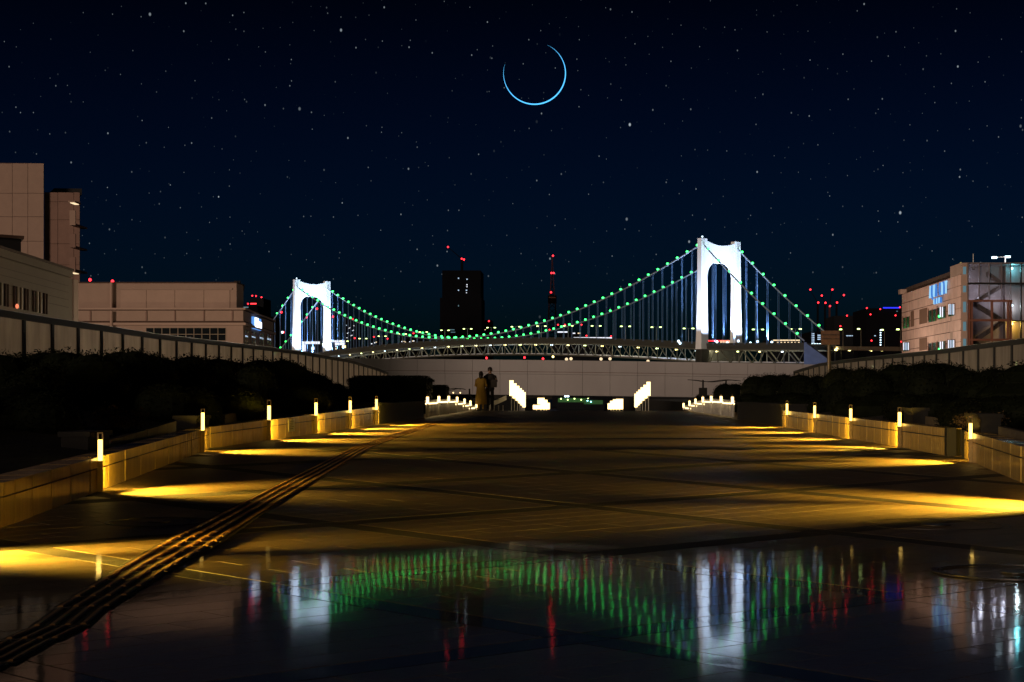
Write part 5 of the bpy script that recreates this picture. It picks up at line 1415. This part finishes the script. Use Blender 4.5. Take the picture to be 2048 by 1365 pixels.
# ships' lights on the bay under the girder
for k, (x0, x1, yd, lab) in enumerate(((1112, 1190, 797, 'long excursion boat with green deck lights under the girder'), (1165, 1216, 801, 'smaller dark boat with a teal lamp under the girder'))):
    Yb = 1400 - 60 * k; a, b = W(x0, 0, Yb), W(x1, 0, Yb); w = b.x - a.x
    t = thing('excursion_boat', ((a.x + b.x) / 2, Yb, -16), lab, 'boat', 'boats on the bay')
    hz = W(0, yd + 8, Yb).z
    hull = [(a.x, Yb), (b.x - w * .12, Yb), (b.x, Yb + 4), (b.x - w * .12, Yb + 8), (a.x, Yb + 8)]
    MB().hexa([(x + (a.x + b.x - 2 * x) * .04, y, -16.5) for x, y in hull], [(x, y, hz) for x, y in hull]).build('hull', M['far_grey'], t)
    dk_ = MB().box(a.x + w * .05, b.x - w * .2, Yb + 1, Yb + 7, hz + .01, W(0, yd, Yb).z).build('cabin', mat('boat_green', (.02, .10, .03), .6, noise=.2, nscale=.3, emit=(.03, .35, .05), estr=.05, sample=False) if 'boat_green' not in M else M['boat_green'], t)
    MB().box(a.x + w * .12, b.x - w * .4, Yb + 2, Yb + 6, W(0, yd, Yb).z + .01, W(0, yd - 3, Yb).z).build('upper_deck', M['far_grey'], t)
    for q in range(5 if k == 0 else 2):
        p = W(x0 + 10 + (x1 - x0 - 24) * q / 4.0, yd + (3 if q % 2 else 1), Yb - 1); MB().ball(p, .7).build('deck_light', M['light_yellowgreen' if k == 0 else 'light_cyan'], t)
    if k == 0:
        for px in (1131, 1136): MB().ball(W(px, 793, Yb - 1), 1.3, 1.0).build('search_light', M['light_cool'], t)
        MB().tube(W(1153, 797, Yb + 3), W(1153, 789, Yb + 3), .25, n=4).build('mast', M['far_grey'], t)
# lights just over the girder: harbour lamps on low poles
for k, (px, py, m_) in enumerate(((973, 716.5, 'light_red'), (1049, 715.5, 'light_red'), (1086, 718, 'light_red'), (1106, 714, 'light_yellow'), (1133, 719, 'win_warm'), (1142, 718, 'win_warm'), (1202, 718.5, 'win_warm'), (1220, 718, 'win_warm'), (1296, 723, 'win_warm'))):
    t = thing('harbour_light', W(px, 745, 700), f'{ORD[k]} small harbour light just above the girder, counted from the people side', 'light', 'harbour lights above the girder')
    MB().tube(W(px, 760, 700), W(px, py + 1, 700), .12, n=4).build('pole', M['far_dark'], t); MB().ball(W(px, py, 699.5), .55 if 'light' in m_ else .8).build('lamp_globe', M[m_], t)

# ------------------------------------------------------------------ crescent
Ym = 6000.0; km = Ym / F
n = 90; a0, a1 = R(163), R(426); pts, rads = [], []
for i in range(n + 1):
    f = i / n; a = a0 + (a1 - a0) * f
    pts.append(W(1069 + 62 * math.cos(a), 147 - 62 * math.sin(a), Ym)); rads.append(km * (.04 + 1.25 * math.sin(math.pi * f) ** 1.1))
mb = MB(); vs = []
for i, p in enumerate(pts):
    a = a0 + (a1 - a0) * i / n; rad = Vector((math.cos(a), 0, math.sin(a)))
    vs += [p + (rad * math.cos(2 * math.pi * k / 8) + Vector((0, 1, 0)) * math.sin(2 * math.pi * k / 8)) * rads[i] for k in range(8)]
mb.add(vs, [(i * 8 + k, i * 8 + (k + 1) % 8, (i + 1) * 8 + (k + 1) % 8, (i + 1) * 8 + k) for i in range(n) for k in range(8)])
tag(mb.build('crescent_moon', M['moon_glow'], None, True), 'thin glowing blue ring shaped crescent in the starry sky', 'moon')
